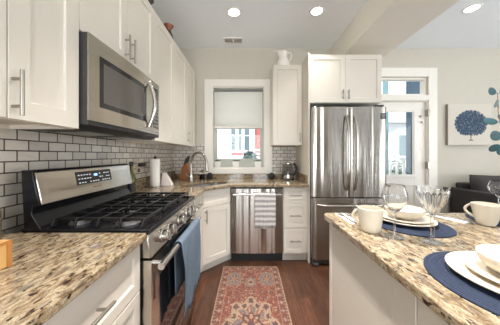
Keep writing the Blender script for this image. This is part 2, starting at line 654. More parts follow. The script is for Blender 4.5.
# roller blind
bl = thing('window_blind', 'white roller blind pulled halfway down the kitchen window', 'blind', (-0.156, YB + .02, 2.2))
M['blind'] = plain('blind_fabric', srgb(236, 234, 228), 0.85, var=0.02)
b_ = M['blind'].node_tree.nodes['Principled BSDF']
_nt = M['blind'].node_tree
_tr = N(_nt, 'ShaderNodeBsdfTranslucent')
_tr.inputs[0].default_value = (.9, .9, .87, 1)
_mx = N(_nt, 'ShaderNodeMixShader')
_mx.inputs[0].default_value = .5
_nt.links.new(b_.outputs[0], _mx.inputs[1])
_nt.links.new(_tr.outputs[0], _mx.inputs[2])
_nt.links.new(_mx.outputs[0], _nt.nodes['Material Output'].inputs[0])
mesh_obj('fabric', MB().box(WX0 + .03, WX1 - .03, YB + .022, YB + .024, 1.655, 2.19), 'blind', bl)
mesh_obj('roller', MB().tube([(WX0 + .016, YB + .025, 2.2), (WX1 - .016, YB + .025, 2.2)], 0.018, 14), plain('grey_roller', srgb(120, 124, 122), 0.5), bl)
mesh_obj('bottom_rail', MB().box(WX0 + .028, WX1 - .028, YB + .016, YB + .032, 1.645, 1.672), 'trim', bl, bevel=0.004)
mesh_obj('bracket', MB().box(WX0 + .0125, WX0 + .02, YB + .005, YB + .044, 2.175, 2.23), 'trim', bl)
mesh_obj('bracket', MB().box(WX1 - .02, WX1 - .0125, YB + .005, YB + .044, 2.175, 2.23), 'trim', bl)

# sill planters
def sill_pot(x, lab, wd=.05, hasplant=True):
    t = thing('sill_planter', lab, 'planter', (x, YB + .022, WZ0 + .012), 'white planters on the kitchen window sill')
    z = WZ0 + .012
    mb = MB()
    def rg(h, s_, z_):
        return [(x - s_, YB + .022 - h, z_), (x + s_, YB + .022 - h, z_), (x + s_, YB + .022 + h, z_), (x - s_, YB + .022 + h, z_)]
    mb.loft([rg(.017, wd * .82, z), rg(.02, wd, z + .09), rg(.016, wd - .005, z + .09), rg(.014, wd - .008, z + .07)])
    mesh_obj('pot', mb, 'white', t, bevel=0.002)
    mb = MB()
    for k in range(70):
        a = random.uniform(0, 2 * PI)
        px = x + random.uniform(-wd * .8, wd * .8)
        py = YB + .022 + random.uniform(-.012, .012)
        d = Vector((math.cos(a) * .6, math.sin(a) * .3, 1)).normalized() * random.uniform(.025, .045)
        s_ = Vector((-math.sin(a), math.cos(a), 0)) * .013
        p = Vector((px, py, z + .07))
        q = p + d
        mb.quad([p, p + d * .5 + s_, q, p + d * .5 - s_])
    mesh_obj('foliage', mb, 'green', t)
sill_pot(-0.46, 'white planter with short green sprigs at the faucet end of the window sill', .045)
sill_pot(-0.195, 'white planter with short green sprigs in the middle of the window sill', .05)
sill_pot(0.13, 'white planter with short green sprigs at the kettle end of the window sill', .05)

# ---- door
d = sroot('door_1', ((DX0 + DX1) / 2, YB + .04, 0))
mb = MB()
y0, y1 = YB + .03, YB + .075
gx0, gx1, gz0, gz1 = 1.86, 2.445, 0.95, 1.895
mb.box(DX0 + .012, gx0, y0, y1, .01, DZ1 - .012)
mb.box(gx1, DX1 - .012, y0, y1, .01, DZ1 - .012)
mb.box(gx0, gx1, y0, y1, gz1, DZ1 - .012)
mb.box(gx0, gx1, y0, y1, .01, .22)
mb.box(gx0, gx1, y0, y1, .80, gz0)
mb.box(gx0, gx1, y0 + .012, y1, .22, .80)
mesh_obj('door_slab', mb, 'trim', d, bevel=0.002)
mb = MB()
for (a, b, c, e) in ((gx0 - .03, gx0 + .012, gz0 - .03, gz1 + .03), (gx1 - .012, gx1 + .03, gz0 - .03, gz1 + .03)):
    mb.box(a, b, y0 - .012, y0, c, e)
mb.box(gx0 + .012, gx1 - .012, y0 - .012, y0, gz1 - .012, gz1 + .03)
mb.box(gx0 + .012, gx1 - .012, y0 - .012, y0, gz0 - .03, gz0 + .012)
mesh_obj('glass_frame', mb, 'trim', d, bevel=0.003)
mesh_obj('pane', MB().box(gx0, gx1, y0 + .02, y0 + .024, gz0, gz1), 'pane', d)
mb = MB()
mb.box(DX0 - .13, DX0, YB - .022, YB, 0, 2.52)
mb.box(DX1, DX1 + .125, YB - .022, YB, 0, 2.52)
mb.box(DX0, DX1, YB - .022, YB, TZ1, 2.52)
mb.box(DX0, DX1, YB - .022, YB, DZ1, TZ0)
mesh_obj('casing', mb, 'trim', d, bevel=0.003)
mb = MB()
mb.box(DX0, DX0 + .01, YB, YB + .14, 0, DZ1)
mb.box(DX1 - .01, DX1, YB, YB + .14, 0, DZ1)
mb.box(DX0 + .01, DX1 - .01, YB, YB + .14, DZ1 - .01, DZ1)
mesh_obj('jamb', mb, 'trim', d)
for zz in (1.865, 1.10, .3):
    mesh_obj('hinge', MB().box(DX1 - .016, DX1 + .012, YB - .028, YB + .028, zz - .05, zz + .05), 'nickel', d, bevel=0.002)
for (x_, zz) in ((2.53, 1.82), (2.555, 1.735)):
    mesh_obj('latch_knob', MB().lathe([(0, -.03), (.012, -.03), (.012, -.012), (.016, -.01), (.016, 0), (0, 0)], (x_, y0, zz), 16, 'Y'), 'nickel', d)
mesh_obj('lock_rod', MB().box(2.478, 2.488, y0 - .01, y0, 1.25, 1.66), 'nickel', d)  # strip added in place of a dark gap, no real rod
tr = sroot('window_2', ((DX0 + DX1) / 2, YB, TZ0))
mb = MB()
mb.box(DX0, DX0 + .03, YB + .02, YB + .1, TZ0, TZ1)
mb.box(DX1 - .03, DX1, YB + .02, YB + .1, TZ0, TZ1)
mb.box(DX0 + .03, DX1 - .03, YB + .02, YB + .1, TZ1 - .03, TZ1)
mb.box(DX0 + .03, DX1 - .03, YB + .02, YB + .1, TZ0, TZ0 + .03)
f = mesh_obj('frame', mb, 'trim', tr, bevel=0.002)
mesh_obj('pane', MB().box(DX0 + .028, DX1 - .028, YB + .06, YB + .064, TZ0 + .028, TZ1 - .028), 'pane', f)

# frames for the made-up fill-light openings behind the camera
for i, (xa, xb, za, zb) in enumerate(FILL_WIN):
    mb = MB()
    for (a, b, c, e) in ((xa, xa + .05, za, zb), (xb - .05, xb, za, zb), (xa + .05, xb - .05, za, za + .05), (xa + .05, xb - .05, zb - .05, zb)):
        mb.box(a, b, YF - .09, YF - .05, c, e)
    struct('window_%d' % (3 + i), mb, 'trim')

# ---- recessed ceiling lights
M['lamp'] = emit('lamp_diffuser', (1.0, 0.93, 0.82), 14.0)
M['ring'] = plain('light_trim', srgb(240, 238, 234), 0.5)
def can(x, y, lab, power=6.5):
    t = thing('recessed_light', lab, 'ceiling light', (x, y, ZC), 'recessed ceiling lights')
    mesh_obj('trim_ring', MB().lathe([(.058, -.002), (.060, -.006), (.078, -.004), (.08, 0), (.058, 0)], (x, y, ZC), 32, closed=True), 'ring', t)
    mesh_obj('diffuser', MB().lathe([(0, -.003), (.058, -.003), (.058, 0), (0, 0)], (x, y, ZC), 32), 'lamp', t)
    l = area('recessed_light_lamp', (x, y, ZC - .012), (0, 0, 0), .11, .11, power, (1.0, 0.95, 0.90), 'DISK', 1.5)
    return t
can(-0.164, 2.24, 'round recessed ceiling light nearer the white wall cabinets, in front of the vent', 4.6)
can(0.735, 2.22, 'round recessed ceiling light over the refrigerator, beside the dropped beam', 2.8)
can(2.37, 2.18, 'round recessed living room ceiling light beyond the dropped beam', 3.5)
can(0.12, 1.25, 'round recessed ceiling light above the range aisle', 17)  # out of view, added to light the lower cabinets and floor
can(0.12, 0.0, 'round recessed ceiling light at the near end of the aisle', 13)  # out of view too, added to brighten the lower fronts
can(0.9, 0.8, 'round recessed ceiling light above the island', 4.5)  # out of view, added light above the worktop
can(2.37, 0.3, 'round recessed light deeper in the living room ceiling')  # out of view, kept for its light
can(3.9, 2.0, 'round recessed light by the living room corner')  # also out of view, there for its light

v = thing('ceiling_vent', 'white louvred air vent in the kitchen ceiling', 'vent', (-0.215, 2.78, ZC))
mb = MB()
vx0, vx1, vy0, vy1 = -.345, -.085, 2.72, 2.86
mb.box(vx0, vx1, vy0, vy0 + .02, ZC - .008, ZC)
mb.box(vx0, vx1, vy1 - .02, vy1, ZC - .008, ZC)
for a in (vx0, (vx0 + vx1) / 2 - .008, vx1 - .016):
    mb.box(a, a + .016, vy0 + .02, vy1 - .02, ZC - .008, ZC)
mesh_obj('frame', mb, 'ring', v)
mb = MB()
for k in range(7):
    yy = vy0 + .024 + k * .014
    mb.quad([(vx0 + .016, yy, ZC - .007), (vx1 - .016, yy, ZC - .007), (vx1 - .016, yy + .009, ZC - .001), (vx0 + .016, yy + .009, ZC - .001)])
mesh_obj('louvre', mb, 'ring', v)
mesh_obj('duct', MB().box(vx0 + .016, vx1 - .016, vy0 + .02, vy1 - .02, ZC - .0008, ZC), plain('vent_dark', srgb(196, 192, 188), .9), v)

# ================================================================ CABINETS
UX = -0.775      # face of the wall cabinets on the left wall
BX = -0.47       # face of the base cabinets on the left wall
U, V_, NX = (0, 1, 0), (0, 0, 1), (1, 0, 0)
NY = (0, -1, 0)
def left_upper(name, y0, y1, z0, z1, doors, label, handles=()):
    t = thing(name, label, 'cabinet', (XL, (y0 + y1) / 2, z0), 'white wall cabinets')
    mb = MB()
    mb.box(XL + .0085, UX - .02, y0 + .001, y1 - .001, z0 + .018, z1)
    mb.box(XL + .0085, XL + .03, y0 + .001, y1 - .001, z0, z0 + .018)
    mb.box(UX - .04, UX - .02, y0 + .001, y1 - .001, z0, z0 + .018)
    mb.box(XL + .03, UX - .04, y0 + .001, y0 + .02, z0, z0 + .018)
    mb.box(XL + .03, UX - .04, y1 - .02, y1 - .001, z0, z0 + .018)
    mesh_obj('body', mb, 'cab', t)
    for k, (a, b) in enumerate(doors):
        dd = mesh_obj('door', MB().shaker((UX - .02, a + .0015, z0 + .002), U, V_, NX, b - a - .003, z1 - z0 - .004, stile=.066), 'cab', t)
        if k < len(handles) and handles[k]:
            hy, hz = handles[k]
            bar_handle(dd, (UX, hy, hz), (0, 0, 1), NX, 0.15)
    return t
left_upper('wall_cabinet', 0.36, 0.937, 1.367, 2.438, [(0.36, 0.658), (0.658, 0.937)],
           'white shaker wall cabinet nearest the viewer, before the microwave', [(0.39, 1.455), (0.672, 1.455)])
left_upper('wall_cabinet', 0.937, 1.685, 1.822, 2.438, [(0.937, 1.311), (1.311, 1.685)],
           'short white shaker wall cabinet directly above the microwave', [(1.283, 1.925), (1.339, 1.925)])
left_upper('wall_cabinet', 1.685, 2.13, 1.367, 2.438, [(1.685, 2.13)],
           'tall white wall cabinet just past the microwave, single door', [None])
left_upper('wall_cabinet', 2.13, 2.97, 1.367, 2.438, [(2.13, 2.54), (2.54, 2.97)],
           'white wall cabinet in the corner above the paper towels', [None, (2.585, 1.475)])
# upper cabinet on the back wall
def back_upper():
    x0, x1, y, z0, z1 = .31, .684, 2.645, 1.375, 2.415
    t = thing('wall_cabinet', 'narrow white wall cabinet above the kettle with a pitcher on top', 'cabinet', ((x0 + x1) / 2, YB, z0), 'white wall cabinets')
    mesh_obj('body', MB().box(x0, x1, y + .02, YB - .022, z0, z1), 'cab', t)
    dd = mesh_obj('door', MB().shaker((x0 + .0015, y + .02, z0 + .002), (1, 0, 0), V_, NY, x1 - x0 - .003, z1 - z0 - .004), 'cab', t)
    bar_handle(dd, (x1 - .03, y, z0 + .1), (0, 0, 1), NY, .12)
back_upper()

# refrigerator surround: tall side panel with the deep cabinet over the fridge
t = thing('refrigerator_cabinet', 'white shaker cabinet above the refrigerator with tall side panel', 'cabinet', (1.12, 2.7, 1.86))
mb = MB()
mb.box(.687, .705, 2.37, YB - .0085, 0, 2.43)
mb.box(.705, 1.557, 2.42, YB - .001, 1.86, 2.43)
mesh_obj('body', mb, 'cab', t)
for (a, b, hx) in ((.70, 1.128, 1.095), (1.128, 1.557, 1.16)):
    dd = mesh_obj('door', MB().shaker((a + .0015, 2.42, 1.865), (1, 0, 0), V_, NY, b - a - .003, .56), 'cab', t)
    bar_handle(dd, (hx, 2.40, 1.955), (0, 0, 1), NY, .11, proj=.028)

# ---- base cabinets
def drawer_front(t, o, u, n, w, h, hl=.14, handle=True, name='drawer', st=.045, hc=None):
    dd = mesh_obj(name, MB().shaker(o, u, V_, n, w, h, stile=st), 'cab', t)
    if handle:
        o, u, n = Vector(o), Vector(u), Vector(n)
        c = o + u * (w / 2 if hc is None else hc) + Vector((0, 0, h / 2)) + n * .02
        bar_handle(dd, c, u, n, hl)
    return dd
CT = 0.884
def left_base(y0, y1, label, fronts):
    t = thing('base_cabinet', label, 'cabinet', (-.78, (y0 + y1) / 2, 0), 'white base cabinets')
    mb = MB()
    mb.box(XL + .0085, BX - .02, y0 + .001, y1 - .001, .10, CT)
    mb.box(XL + .0085, BX - .08, y0 + .001, y1 - .001, 0, .10)
    mesh_obj('body', mb, 'cab', t)
    for (a, b, nm) in fronts:
        if nm == 'drawer':
            drawer_front(t, (BX - .02, y0 + .002, a), U, NX, y1 - y0 - .004, b - a, .17)
        else:
            dd = mesh_obj('door', MB().shaker((BX - .02, y0 + .002, a), U, V_, NX, y1 - y0 - .004, b - a), 'cab', t)
            bar_handle(dd, (BX, y0 + .05, b - .1), V_, NX, .14)
    return t
left_base(.28, .888, 'white base cabinet of drawers in front of the range', [(.67, .872, 'drawer'), (.385, .665, 'drawer'), (.108, .38, 'drawer')])
left_base(-.55, .28, 'white base cabinet under the bamboo box end of the worktop', [(.67, .872, 'drawer'), (.108, .665, 'door')])
left_base(1.652, 2.086, 'narrow white base cabinet between range and corner sink cabinet', [(.70, .872, 'drawer'), (.108, .695, 'door')])
# diagonal corner sink cabinet
A0, A1 = Vector((-.49, 2.10, 0)), Vector((-.214, 2.376, 0))
du = (A1 - A0).normalized()
dn = Vector((du.y, -du.x, 0))
t = thing('sink_cabinet', 'white corner sink cabinet set diagonally, with false drawer and door', 'cabinet', (-.6, 2.5, 0))
def pol(off):
    a, b = A0 - dn * off, A1 - dn * off
    return [(a.x, a.y), (b.x, b.y), (-.216, 2.99), (XL + .0085, 2.99), (XL + .0085, 2.088)]
mb = MB()
a, b = A0 - dn * .02, A1 - dn * .02
P1 = [(-.49 - .001, 2.088), (a.x, a.y), (b.x, b.y), (-.216, 2.376), (-.216, 2.99), (XL + .0085, 2.99), (XL + .0085, 2.088)]
mb.prism(P1, 'Z', .10, .66)
a, b = A0 - dn * .075, A1 - dn * .075
P2 = [(a.x - .05, 2.088), (a.x, a.y), (b.x, b.y), (-.216, b.y + .04), (-.216, 2.99), (XL + .0085, 2.99), (XL + .0085, 2.088)]
mb.prism(P2, 'Z', 0, .10)
a, b = A0 - dn * .02, A1 - dn * .02
# upper apron behind the false drawer
q0, q1 = a - dn * .02, b - dn * .02
mb.prism([(a.x, a.y), (b.x, b.y), (q1.x, q1.y), (q0.x, q0.y)], 'Z', .66, CT)
mesh_obj('body', mb, 'cab', t)
Ld = (A1 - A0).length
o_ = A0 - dn * .02
drawer_front(t, o_ + du * .004 + Vector((0, 0, .705)), du, dn, Ld - .008, .168, handle=False, name='false_drawer')
dd = mesh_obj('door', MB().shaker(o_ + du * .004 + Vector((0, 0, .108)), du, V_, dn, Ld - .008, .588), 'cab', t)
bar_handle(dd, A0 + du * .05 + Vector((0, 0, .61)), V_, dn, .14)
# drawer base by the fridge
t = thing('drawer_cabinet', 'white three-drawer base cabinet between dishwasher and refrigerator', 'cabinet', (.54, 2.7, 0))
FY = 2.37
mb = MB()
mb.box(.400, .686, FY + .02, 2.99, .10, CT)
mb.box(.400, .686, FY + .075, 2.99, 0, .10)
mesh_obj('body', mb, 'cab', t)
for (z0, z1) in ((.70, .872), (.41, .693), (.118, .403)):
    drawer_front(t, (.403, FY + .02, z0), (1, 0, 0), NY, .262, z1 - z0, .13, st=.042)

# ---- dishwasher
t = thing('dishwasher', 'stainless steel dishwasher with a bar handle', 'dishwasher', (.095, 2.7, 0))
x0, x1 = -.209, .397
mesh_obj('body', MB().box(x0, x1, FY + .03, 2.98, .10, .87), 'darkp', t)
mesh_obj('toe_kick', MB().box(x0, x1, FY + .06, FY + .08, 0, .10), 'blackp', t)
mb = MB()
segs = 12
prof = []
for i in range(segs + 1):
    f_ = i / segs
    prof.append((x0 + .003 + f_ * (x1 - x0 - .006), FY + .004 - .012 * math.sin(PI * f_) ** .6))
poly = prof + [(x1 - .003, FY + .03), (x0 + .003, FY + .03)]
mb.prism(poly, 'Z', .112, .862)
mesh_obj('door', mb, 'steel', t, bevel=0.003)
mesh_obj('control_strip', MB().box(x0 + .004, x1 - .004, FY - .006, FY + .03, .863, .878), 'blackp', t)
mb = MB()
hz = .80
mb.tube([(x0 + .03, FY - .045, hz), (x1 - .03, FY - .045, hz)], .012, 14)
for hx in (x0 + .055, x1 - .055):
    mb.tube([(hx, FY - .002, hz), (hx, FY - .045, hz)], .009, 10)
mesh_obj('handle', mb, 'chrome', t)

# dish towel over the dishwasher handle
def hung_towel(name, label, axis_pts, z_top, front_len, back_len, r, mat, u, n, width, wav=.006, skew=0.0, flare=0.0, group=None):
    """cloth folded over a bar: axis_pts start point, u along the bar, n outwards"""
    o, u, n = Vector(axis_pts), Vector(u), Vector(n)
    path = []
    for i in range(13):
        path.append((r + .004, -front_len * (1 - i / 12), i))
    for i in range(1, 8):
        a = PI * i / 8
        path.append((math.cos(a) * (r + .004), math.sin(a) * (r + .004), 12))
    for i in range(9):
        path.append((-(r + .004), -back_len * i / 8, -i))
    nu = 22
    mb = MB()
    R = []
    for (pn, pz, k) in path:
        row = []
        for j in range(nu + 1):
            s_ = j / nu
            drop = max(0, -pz)
            amp = wav * min(1, drop / .12)
            if pn < 0:
                amp *= .3
            wv = amp * (math.sin(s_ * 15 + 1) + .6 * math.sin(s_ * 27 + drop * 9))
            ss = s_ * width + (s_ - .5) * flare * drop
            z = pz
            if pz < -front_len * .6 and pn > 0:
                z += skew * (s_ - .5) * (drop / front_len) * 1.0 + .008 * math.sin(s_ * 9)
            row.append(mb.bm.verts.new(o + u * ss + n * (pn + (abs(wv) if pn > 0 else 0)) + Vector((0, 0, z))))
        R.append(row)
    for A, B in zip(R[:-1], R[1:]):
        for j in range(nu):
            mb.bm.faces.new((A[j], A[j + 1], B[j + 1], B[j]))
    ob = mesh_obj(name, mb, mat, sharp=180)
    so = ob.modifiers.new('cloth', 'SOLIDIFY')
    so.thickness = .003
    so.offset = 1
    return tag(ob, label, 'towel', group)
def stripe_mat():
    m, nt, b = new_mat('striped_tea_towel')
    tc = N(nt, 'ShaderNodeTexCoord')
    wv = N(nt, 'ShaderNodeTexWave', bands_direction='Z')
    wv.inputs['Scale'].default_value = 5.6
    wv.inputs['Distortion'].default_value = 1.2
    wv.inputs['Detail'].default_value = 2
    nt.links.new(tc.outputs['Object'], wv.inputs[0])
    c = ramp(nt, wv.outputs['Fac'], [(.3, srgb(150, 147, 146)), (.7, srgb(204, 200, 196))])
    nt.links.new(c, b.inputs['Base Color'])
    b.inputs['Roughness'].default_value = .95
    return m
M['stripe'] = stripe_mat()
M['bluecloth'] = plain('blue_cloth', srgb(92, 107, 122), .95, var=.08, scale=40, bumpy=.4)
hung_towel('tea_towel', 'grey and white striped tea towel draped over the dishwasher handle', (.065, FY - .045, .80), 0, .375, .2, .012, 'stripe', (1, 0, 0), (0, -1, 0), .235, .007)

# ---- countertops
def slab(name, outer, z0, z1, hole=None, parent=None, label=None):
    bm = bmesh.new()
    def loop(pts):
        vs = [bm.verts.new((p[0], p[1], z1)) for p in pts]
        return [bm.edges.new((vs[i], vs[(i + 1) % len(vs)])) for i in range(len(vs))]
    es = loop(outer)
    if hole:
        es += loop(hole)
    bmesh.ops.triangle_fill(bm, use_beauty=True, use_dissolve=False, edges=es)
    fs = bm.faces[:]
    r = bmesh.ops.extrude_face_region(bm, geom=fs)
    vs = [g for g in r['geom'] if isinstance(g, bmesh.types.BMVert)]
    bmesh.ops.translate(bm, verts=vs, vec=(0, 0, z0 - z1))
    return mesh_obj(name, bm, 'granite', parent, bevel=.004)
CE = -.442
TOP = .914
t = thing('granite_countertop', 'speckled granite worktop nearest the viewer beside the range', 'countertop', (-.77, .2, CT))
slab('slab', [(CE, -.57), (CE, .890), (XL + .0085, .890), (XL + .0085, -.57)], CT + .0005, TOP, None, t)
mesh_obj('splashback', MB().box(XL + .0085, XL + .028, -.57, .890, TOP, 1.014), 'granite', t, bevel=.002)
t = thing('granite_countertop', 'corner granite worktop with undermount sink running to the refrigerator', 'countertop', (-.5, 2.6, CT))
sc_ = Vector((-.50, 2.40, 0))
def sup(c, a, b, n=48, e=2.6):
    out = []
    for i in range(n):
        th = 2 * PI * i / n
        ct, st_ = math.cos(th), math.sin(th)
        p = du * (a * abs(ct) ** (2 / e) * (1 if ct >= 0 else -1)) - dn * (b * abs(st_) ** (2 / e) * (1 if st_ >= 0 else -1))
        out.append((c.x + p.x, c.y + p.y))
    return out
slab('slab', [(CE, 1.65), (CE, 2.082), (-.194, 2.33), (.6865, 2.33), (.6865, 2.991), (XL + .0085, 2.991), (XL + .0085, 1.65)], CT + .0005, TOP, sup(sc_, .27, .165), t)
mb = MB()
mb.box(XL + .0085, XL + .028, 1.65, 2.991, TOP, 1.014)
mb.box(XL + .028, .667, 2.9715, 2.991, TOP, .974)
mb.box(.667, .6865, 2.40, 2.991, TOP, 1.014)
mesh_obj('splashback', mb, 'granite', t, bevel=.002)
# sink basin
t = thing('kitchen_sink', 'oval stainless undermount sink in the corner worktop', 'sink', (sc_.x, sc_.y, .70))
mb = MB()
def ringz(a, b, z):
    return [(p[0], p[1], z) for p in sup(sc_, a, b)]
mb.loft([ringz(.285, .18, CT), ringz(.272, .167, CT), ringz(.262, .157, .76), ringz(.23, .13, .72), ringz(.05, .04, .715)], caps=False)
mb.bm.faces.new([mb.bm.verts.new(p) for p in ringz(.05, .04, .715)])
bmesh.ops.remove_doubles(mb.bm, verts=mb.bm.verts, dist=1e-5)
o = mesh_obj('basin', mb, plain('sink_steel', (.30, .29, .27), .32, 1.0), t, sharp=60)
mesh_obj('drain', MB().lathe([(0, 0), (.03, 0), (.04, .004), (.04, 0)], (sc_.x, sc_.y, .716), 24), 'chrome', t)
# faucet
fb = Vector((-.735, 2.60, TOP + .0008))
ft = Vector((-.50, 2.42, 1.105))
t = thing('kitchen_faucet', 'tall brushed nickel gooseneck faucet behind the sink', 'faucet', fb)
mesh_obj('base', MB().lathe([(0, 0), (.03, 0), (.03, .01), (.024, .02), (.024, .09), (0, .09)], fb, 24), 'bar', t)
hd = Vector((ft.x - fb.x, ft.y - fb.y, 0))
span = hd.length
hd.normalize()
pts = [fb + Vector((0, 0, .05)), fb + Vector((0, 0, .15)), fb + Vector((0, 0, .22))]
R_ = span / 2
for i in range(1, 15):
    a = PI - PI * i / 15
    pts.append(fb + hd * (R_ + R_ * math.cos(a)) + Vector((0, 0, .22 + R_ * 1.0 * math.sin(a))))
pts.append(fb + hd * (span - .002) + Vector((0, 0, .22)))
mesh_obj('spout', MB().tube(pts, .0155, 14), 'bar', t)
e = pts[-1]
mesh_obj('spray_head', MB().tube([e + Vector((0, 0, .02)), e, e + hd * .006 - Vector((0, 0, .05)), e + hd * .009 - Vector((0, 0, .075))], [.0175, .019, .021, .019], 16), 'nickel', t)
mesh_obj('spray_tip', MB().tube([e + hd * .009 - Vector((0, 0, .075)), e + hd * .010 - Vector((0, 0, .088))], [.0185, .017], 16), 'blackp', t)
sd = Vector((hd.y, -hd.x, 0))
mesh_obj('lever', MB().tube([fb + Vector((0, 0, .06)), fb + sd * .04 + Vector((0, 0, .065)), fb + sd * .075 + Vector((0, 0, .10))], [.011, .009, .006], 12), 'nickel', t)

# ================================================================ RANGE
RY0, RY1 = .896, 1.644
RX = -.432
t = thing('gas_range', 'stainless steel gas range with five burners and black iron grates', 'range', (-.75, 1.27, 0))
mesh_obj('body', MB().box(-1.04, -.50, RY0, RY1, .04, .90), 'darkp', t, bevel=.003)
for (a, b) in ((-1.0, RY0 + .04), (-1.0, RY1 - .04), (-.55, RY0 + .04), (-.55, RY1 - .04)):
    mesh_obj('foot', MB().tube([(a, b, 0), (a, b, .045)], .018, 12), 'blackp', t)
# cooktop pan, black with raised rim
mb = MB()
mb.box(-1.0, RX - .004, RY0, RY1, .90, .914)
mb.box(-1.0, RX - .004, RY0, RY0 + .014, .914, .924)
mb.box(-1.0, RX - .004, RY1 - .014, RY1, .914, .924)
mb.box(RX - .03, RX - .004, RY0 + .014, RY1 - .014, .914, .922)
mesh_obj('cooktop', mb, 'black', t, bevel=.004)
# control panel (slanted) 
mb = MB()
mb.prism([(-.50, .90), (RX - .012, .90), (RX + .004, .795), (-.50, .795)], 'Y', RY0 + .002, RY1 - .002)
mesh_obj('control_panel', mb, 'steelY', t, bevel=.005)
pn = Vector((.105, 0, .016)).normalized()
M['knob'] = steel('knob_steel', (.48, .45, .41), .22)
for ky in (1.03, 1.115, 1.27, 1.425, 1.51):
    mb = MB()
    mb.lathe([(0, 0), (.033, 0), (.033, .006), (.028, .010), (.0265, .032), (.023, .036), (0, .036)], (0, 0, 0), 28, 'X')
    mb.box(.030, .042, -.0055, .0055, -.025, .025)
    ang = math.atan2(pn.z, pn.x)
    bmesh.ops.rotate(mb.bm, verts=mb.bm.verts, cent=(0, 0, 0), matrix=Matrix.Rotation(-ang, 3, 'Y'))
    bmesh.ops.translate(mb.bm, verts=mb.bm.verts, vec=(RX - .003, ky, .846))
    mesh_obj('knob', mb, 'knob', t)
# oven door
dr = mesh_obj('oven_door', MB().box(-.50, RX + .004, RY0 + .003, RY0 + .085, .205, .785)
              .box(-.50, RX + .004, RY1 - .085, RY1 - .003, .205, .785)
              .box(-.50, RX + .004, RY0 + .085, RY1 - .085, .675, .785)
              .box(-.50, RX + .004, RY0 + .085, RY1 - .085, .205, .27), 'steelY', t)
mesh_obj('window', MB().box(-.49, RX + .002, RY0 + .085, RY1 - .085, .27, .675), 'dglass', dr)
mb = MB()
mb.tube([(RX + .04, RY0 + .018, .752), (RX + .04, RY1 - .018, .752)], .0155, 16)
for yy in (RY0 + .055, RY1 - .055):
    mb.tube([(RX + .003, yy, .752), (RX + .04, yy, .752)], .011, 12)
mesh_obj('handle', mb, 'chrome', dr)
mb = MB()
for k in range(9):
    zz = .60 + k * .014
    mb.box(RX + .0035, RX + .0052, RY0 + .022, RY0 + .040, zz, zz + .008)
mesh_obj('vent_slot', mb, 'blackp', dr)
mesh_obj('storage_drawer', MB().box(-.50, RX + .002, RY0 + .003, RY1 - .003, .065, .198), 'steelY', t, bevel=.004)
# backguard
mb = MB()
bgp = [(-.905, .914), (-.915, .930), (-.952, .990), (-.948, 1.022), (-.918, 1.028), (-.948, 1.172), (-.955, 1.183), (-.998, 1.183), (-.985, .914)]
mb.prism(bgp, 'Y', RY0 + .001, RY1 - .034)
bg = mesh_obj('backguard', mb, 'black', t, bevel=.003)
fu = Vector((-.03, 0, .144)).normalized()
fn = Vector((.144, 0, .03)).normalized()
o_ = Vector((-.918, RY0 + .006, 1.028))
mesh_obj('fascia', MB().obox(o_, (0, 1, 0), fu, fn, RY1 - RY0 - .047, .147, .008), 'steelY', bg, bevel=.003)
dsp = mesh_obj('display', MB().obox(o_ + Vector((0, .20, 0)) + fu * .058 + fn * .008, (0, 1, 0), fu, fn, .275, .072, .0015), 'dglass', bg)
M['legend'] = emit('panel_legend', (.75, .8, .85), .5)
M['clock'] = emit('clock_digits', (.35, .6, 1.0), 3.0)
mb = MB()
rnd = random.Random(3)
for r_ in range(3):
    for c_ in range(13):
        if 5 <= c_ <= 7 and r_ > 0:
            continue
        if rnd.random() < .2:
            continue
        oo = o_ + Vector((0, .213 + c_ * .0195, 0)) + fu * (.066 + r_ * .021) + fn * .0097
        mb.obox(oo, (0, 1, 0), fu, fn, .008 + .004 * rnd.random(), .0045, .0004)
mesh_obj('legend', mb, 'legend', dsp)
mb = MB()
def digit(mb, o, segs, w=.007, h=.013, t=.0018):
    S7 = {'a': (0, h - t, w, t), 'g': (0, h / 2 - t / 2, w, t), 'd': (0, 0, w, t), 'f': (0, h / 2, t, h / 2), 'b': (w - t, h / 2, t, h / 2), 'e': (0, 0, t, h / 2), 'c': (w - t, 0, t, h / 2)}
    for s_ in segs:
        a, b, c, d_ = S7[s_]
        mb.obox(o + Vector((0, a, 0)) + fu * b, (0, 1, 0), fu, fn, c, d_, .0005)
oo = o_ + Vector((0, .322, 0)) + fu * .098 + fn * .0097
digit(mb, oo, 'bc')
digit(mb, oo + Vector((0, .012, 0)), 'abged')
digit(mb, oo + Vector((0, .023, 0)), 'abcdef')
mesh_obj('clock', mb, 'clock', dsp)
mb = MB()
for k in range(9):
    mb.obox(o_ + Vector((0, .305 + k * .008, 0)) + fu * .029 + fn * .008, (0, 1, 0), fu, fn, .005, .008, .0008)
mesh_obj('badge', mb, plain('badge_bronze', srgb(150, 116, 92), .4, .6), bg)
# burners
def burner(x, y, r):
    mb = MB()
    mb.lathe([(0, .914), (r * 1.3, .914), (r * 1.27, .918), (r * 1.12, .920), (r * 1.1, .930), (0, .930)], (x, y, 0), 28)
    b_ = mesh_obj('burner', mb, plain('burner_alloy', (.25, .24, .23), .4, .8) if 'burner_alloy' not in bpy.data.materials else bpy.data.materials['burner_alloy'], t)
    mesh_obj('burner_cap', MB().lathe([(0, .930), (r, .930), (r, .936), (r * .9, .939), (0, .940)], (x, y, 0), 28), 'iron', b_)
for (x, y, r) in ((-.60, 1.02, .042), (-.84, 1.02, .034), (-.72, 1.27, .046), (-.60, 1.52, .046), (-.84, 1.52, .032)):
    burner(x, y, r)
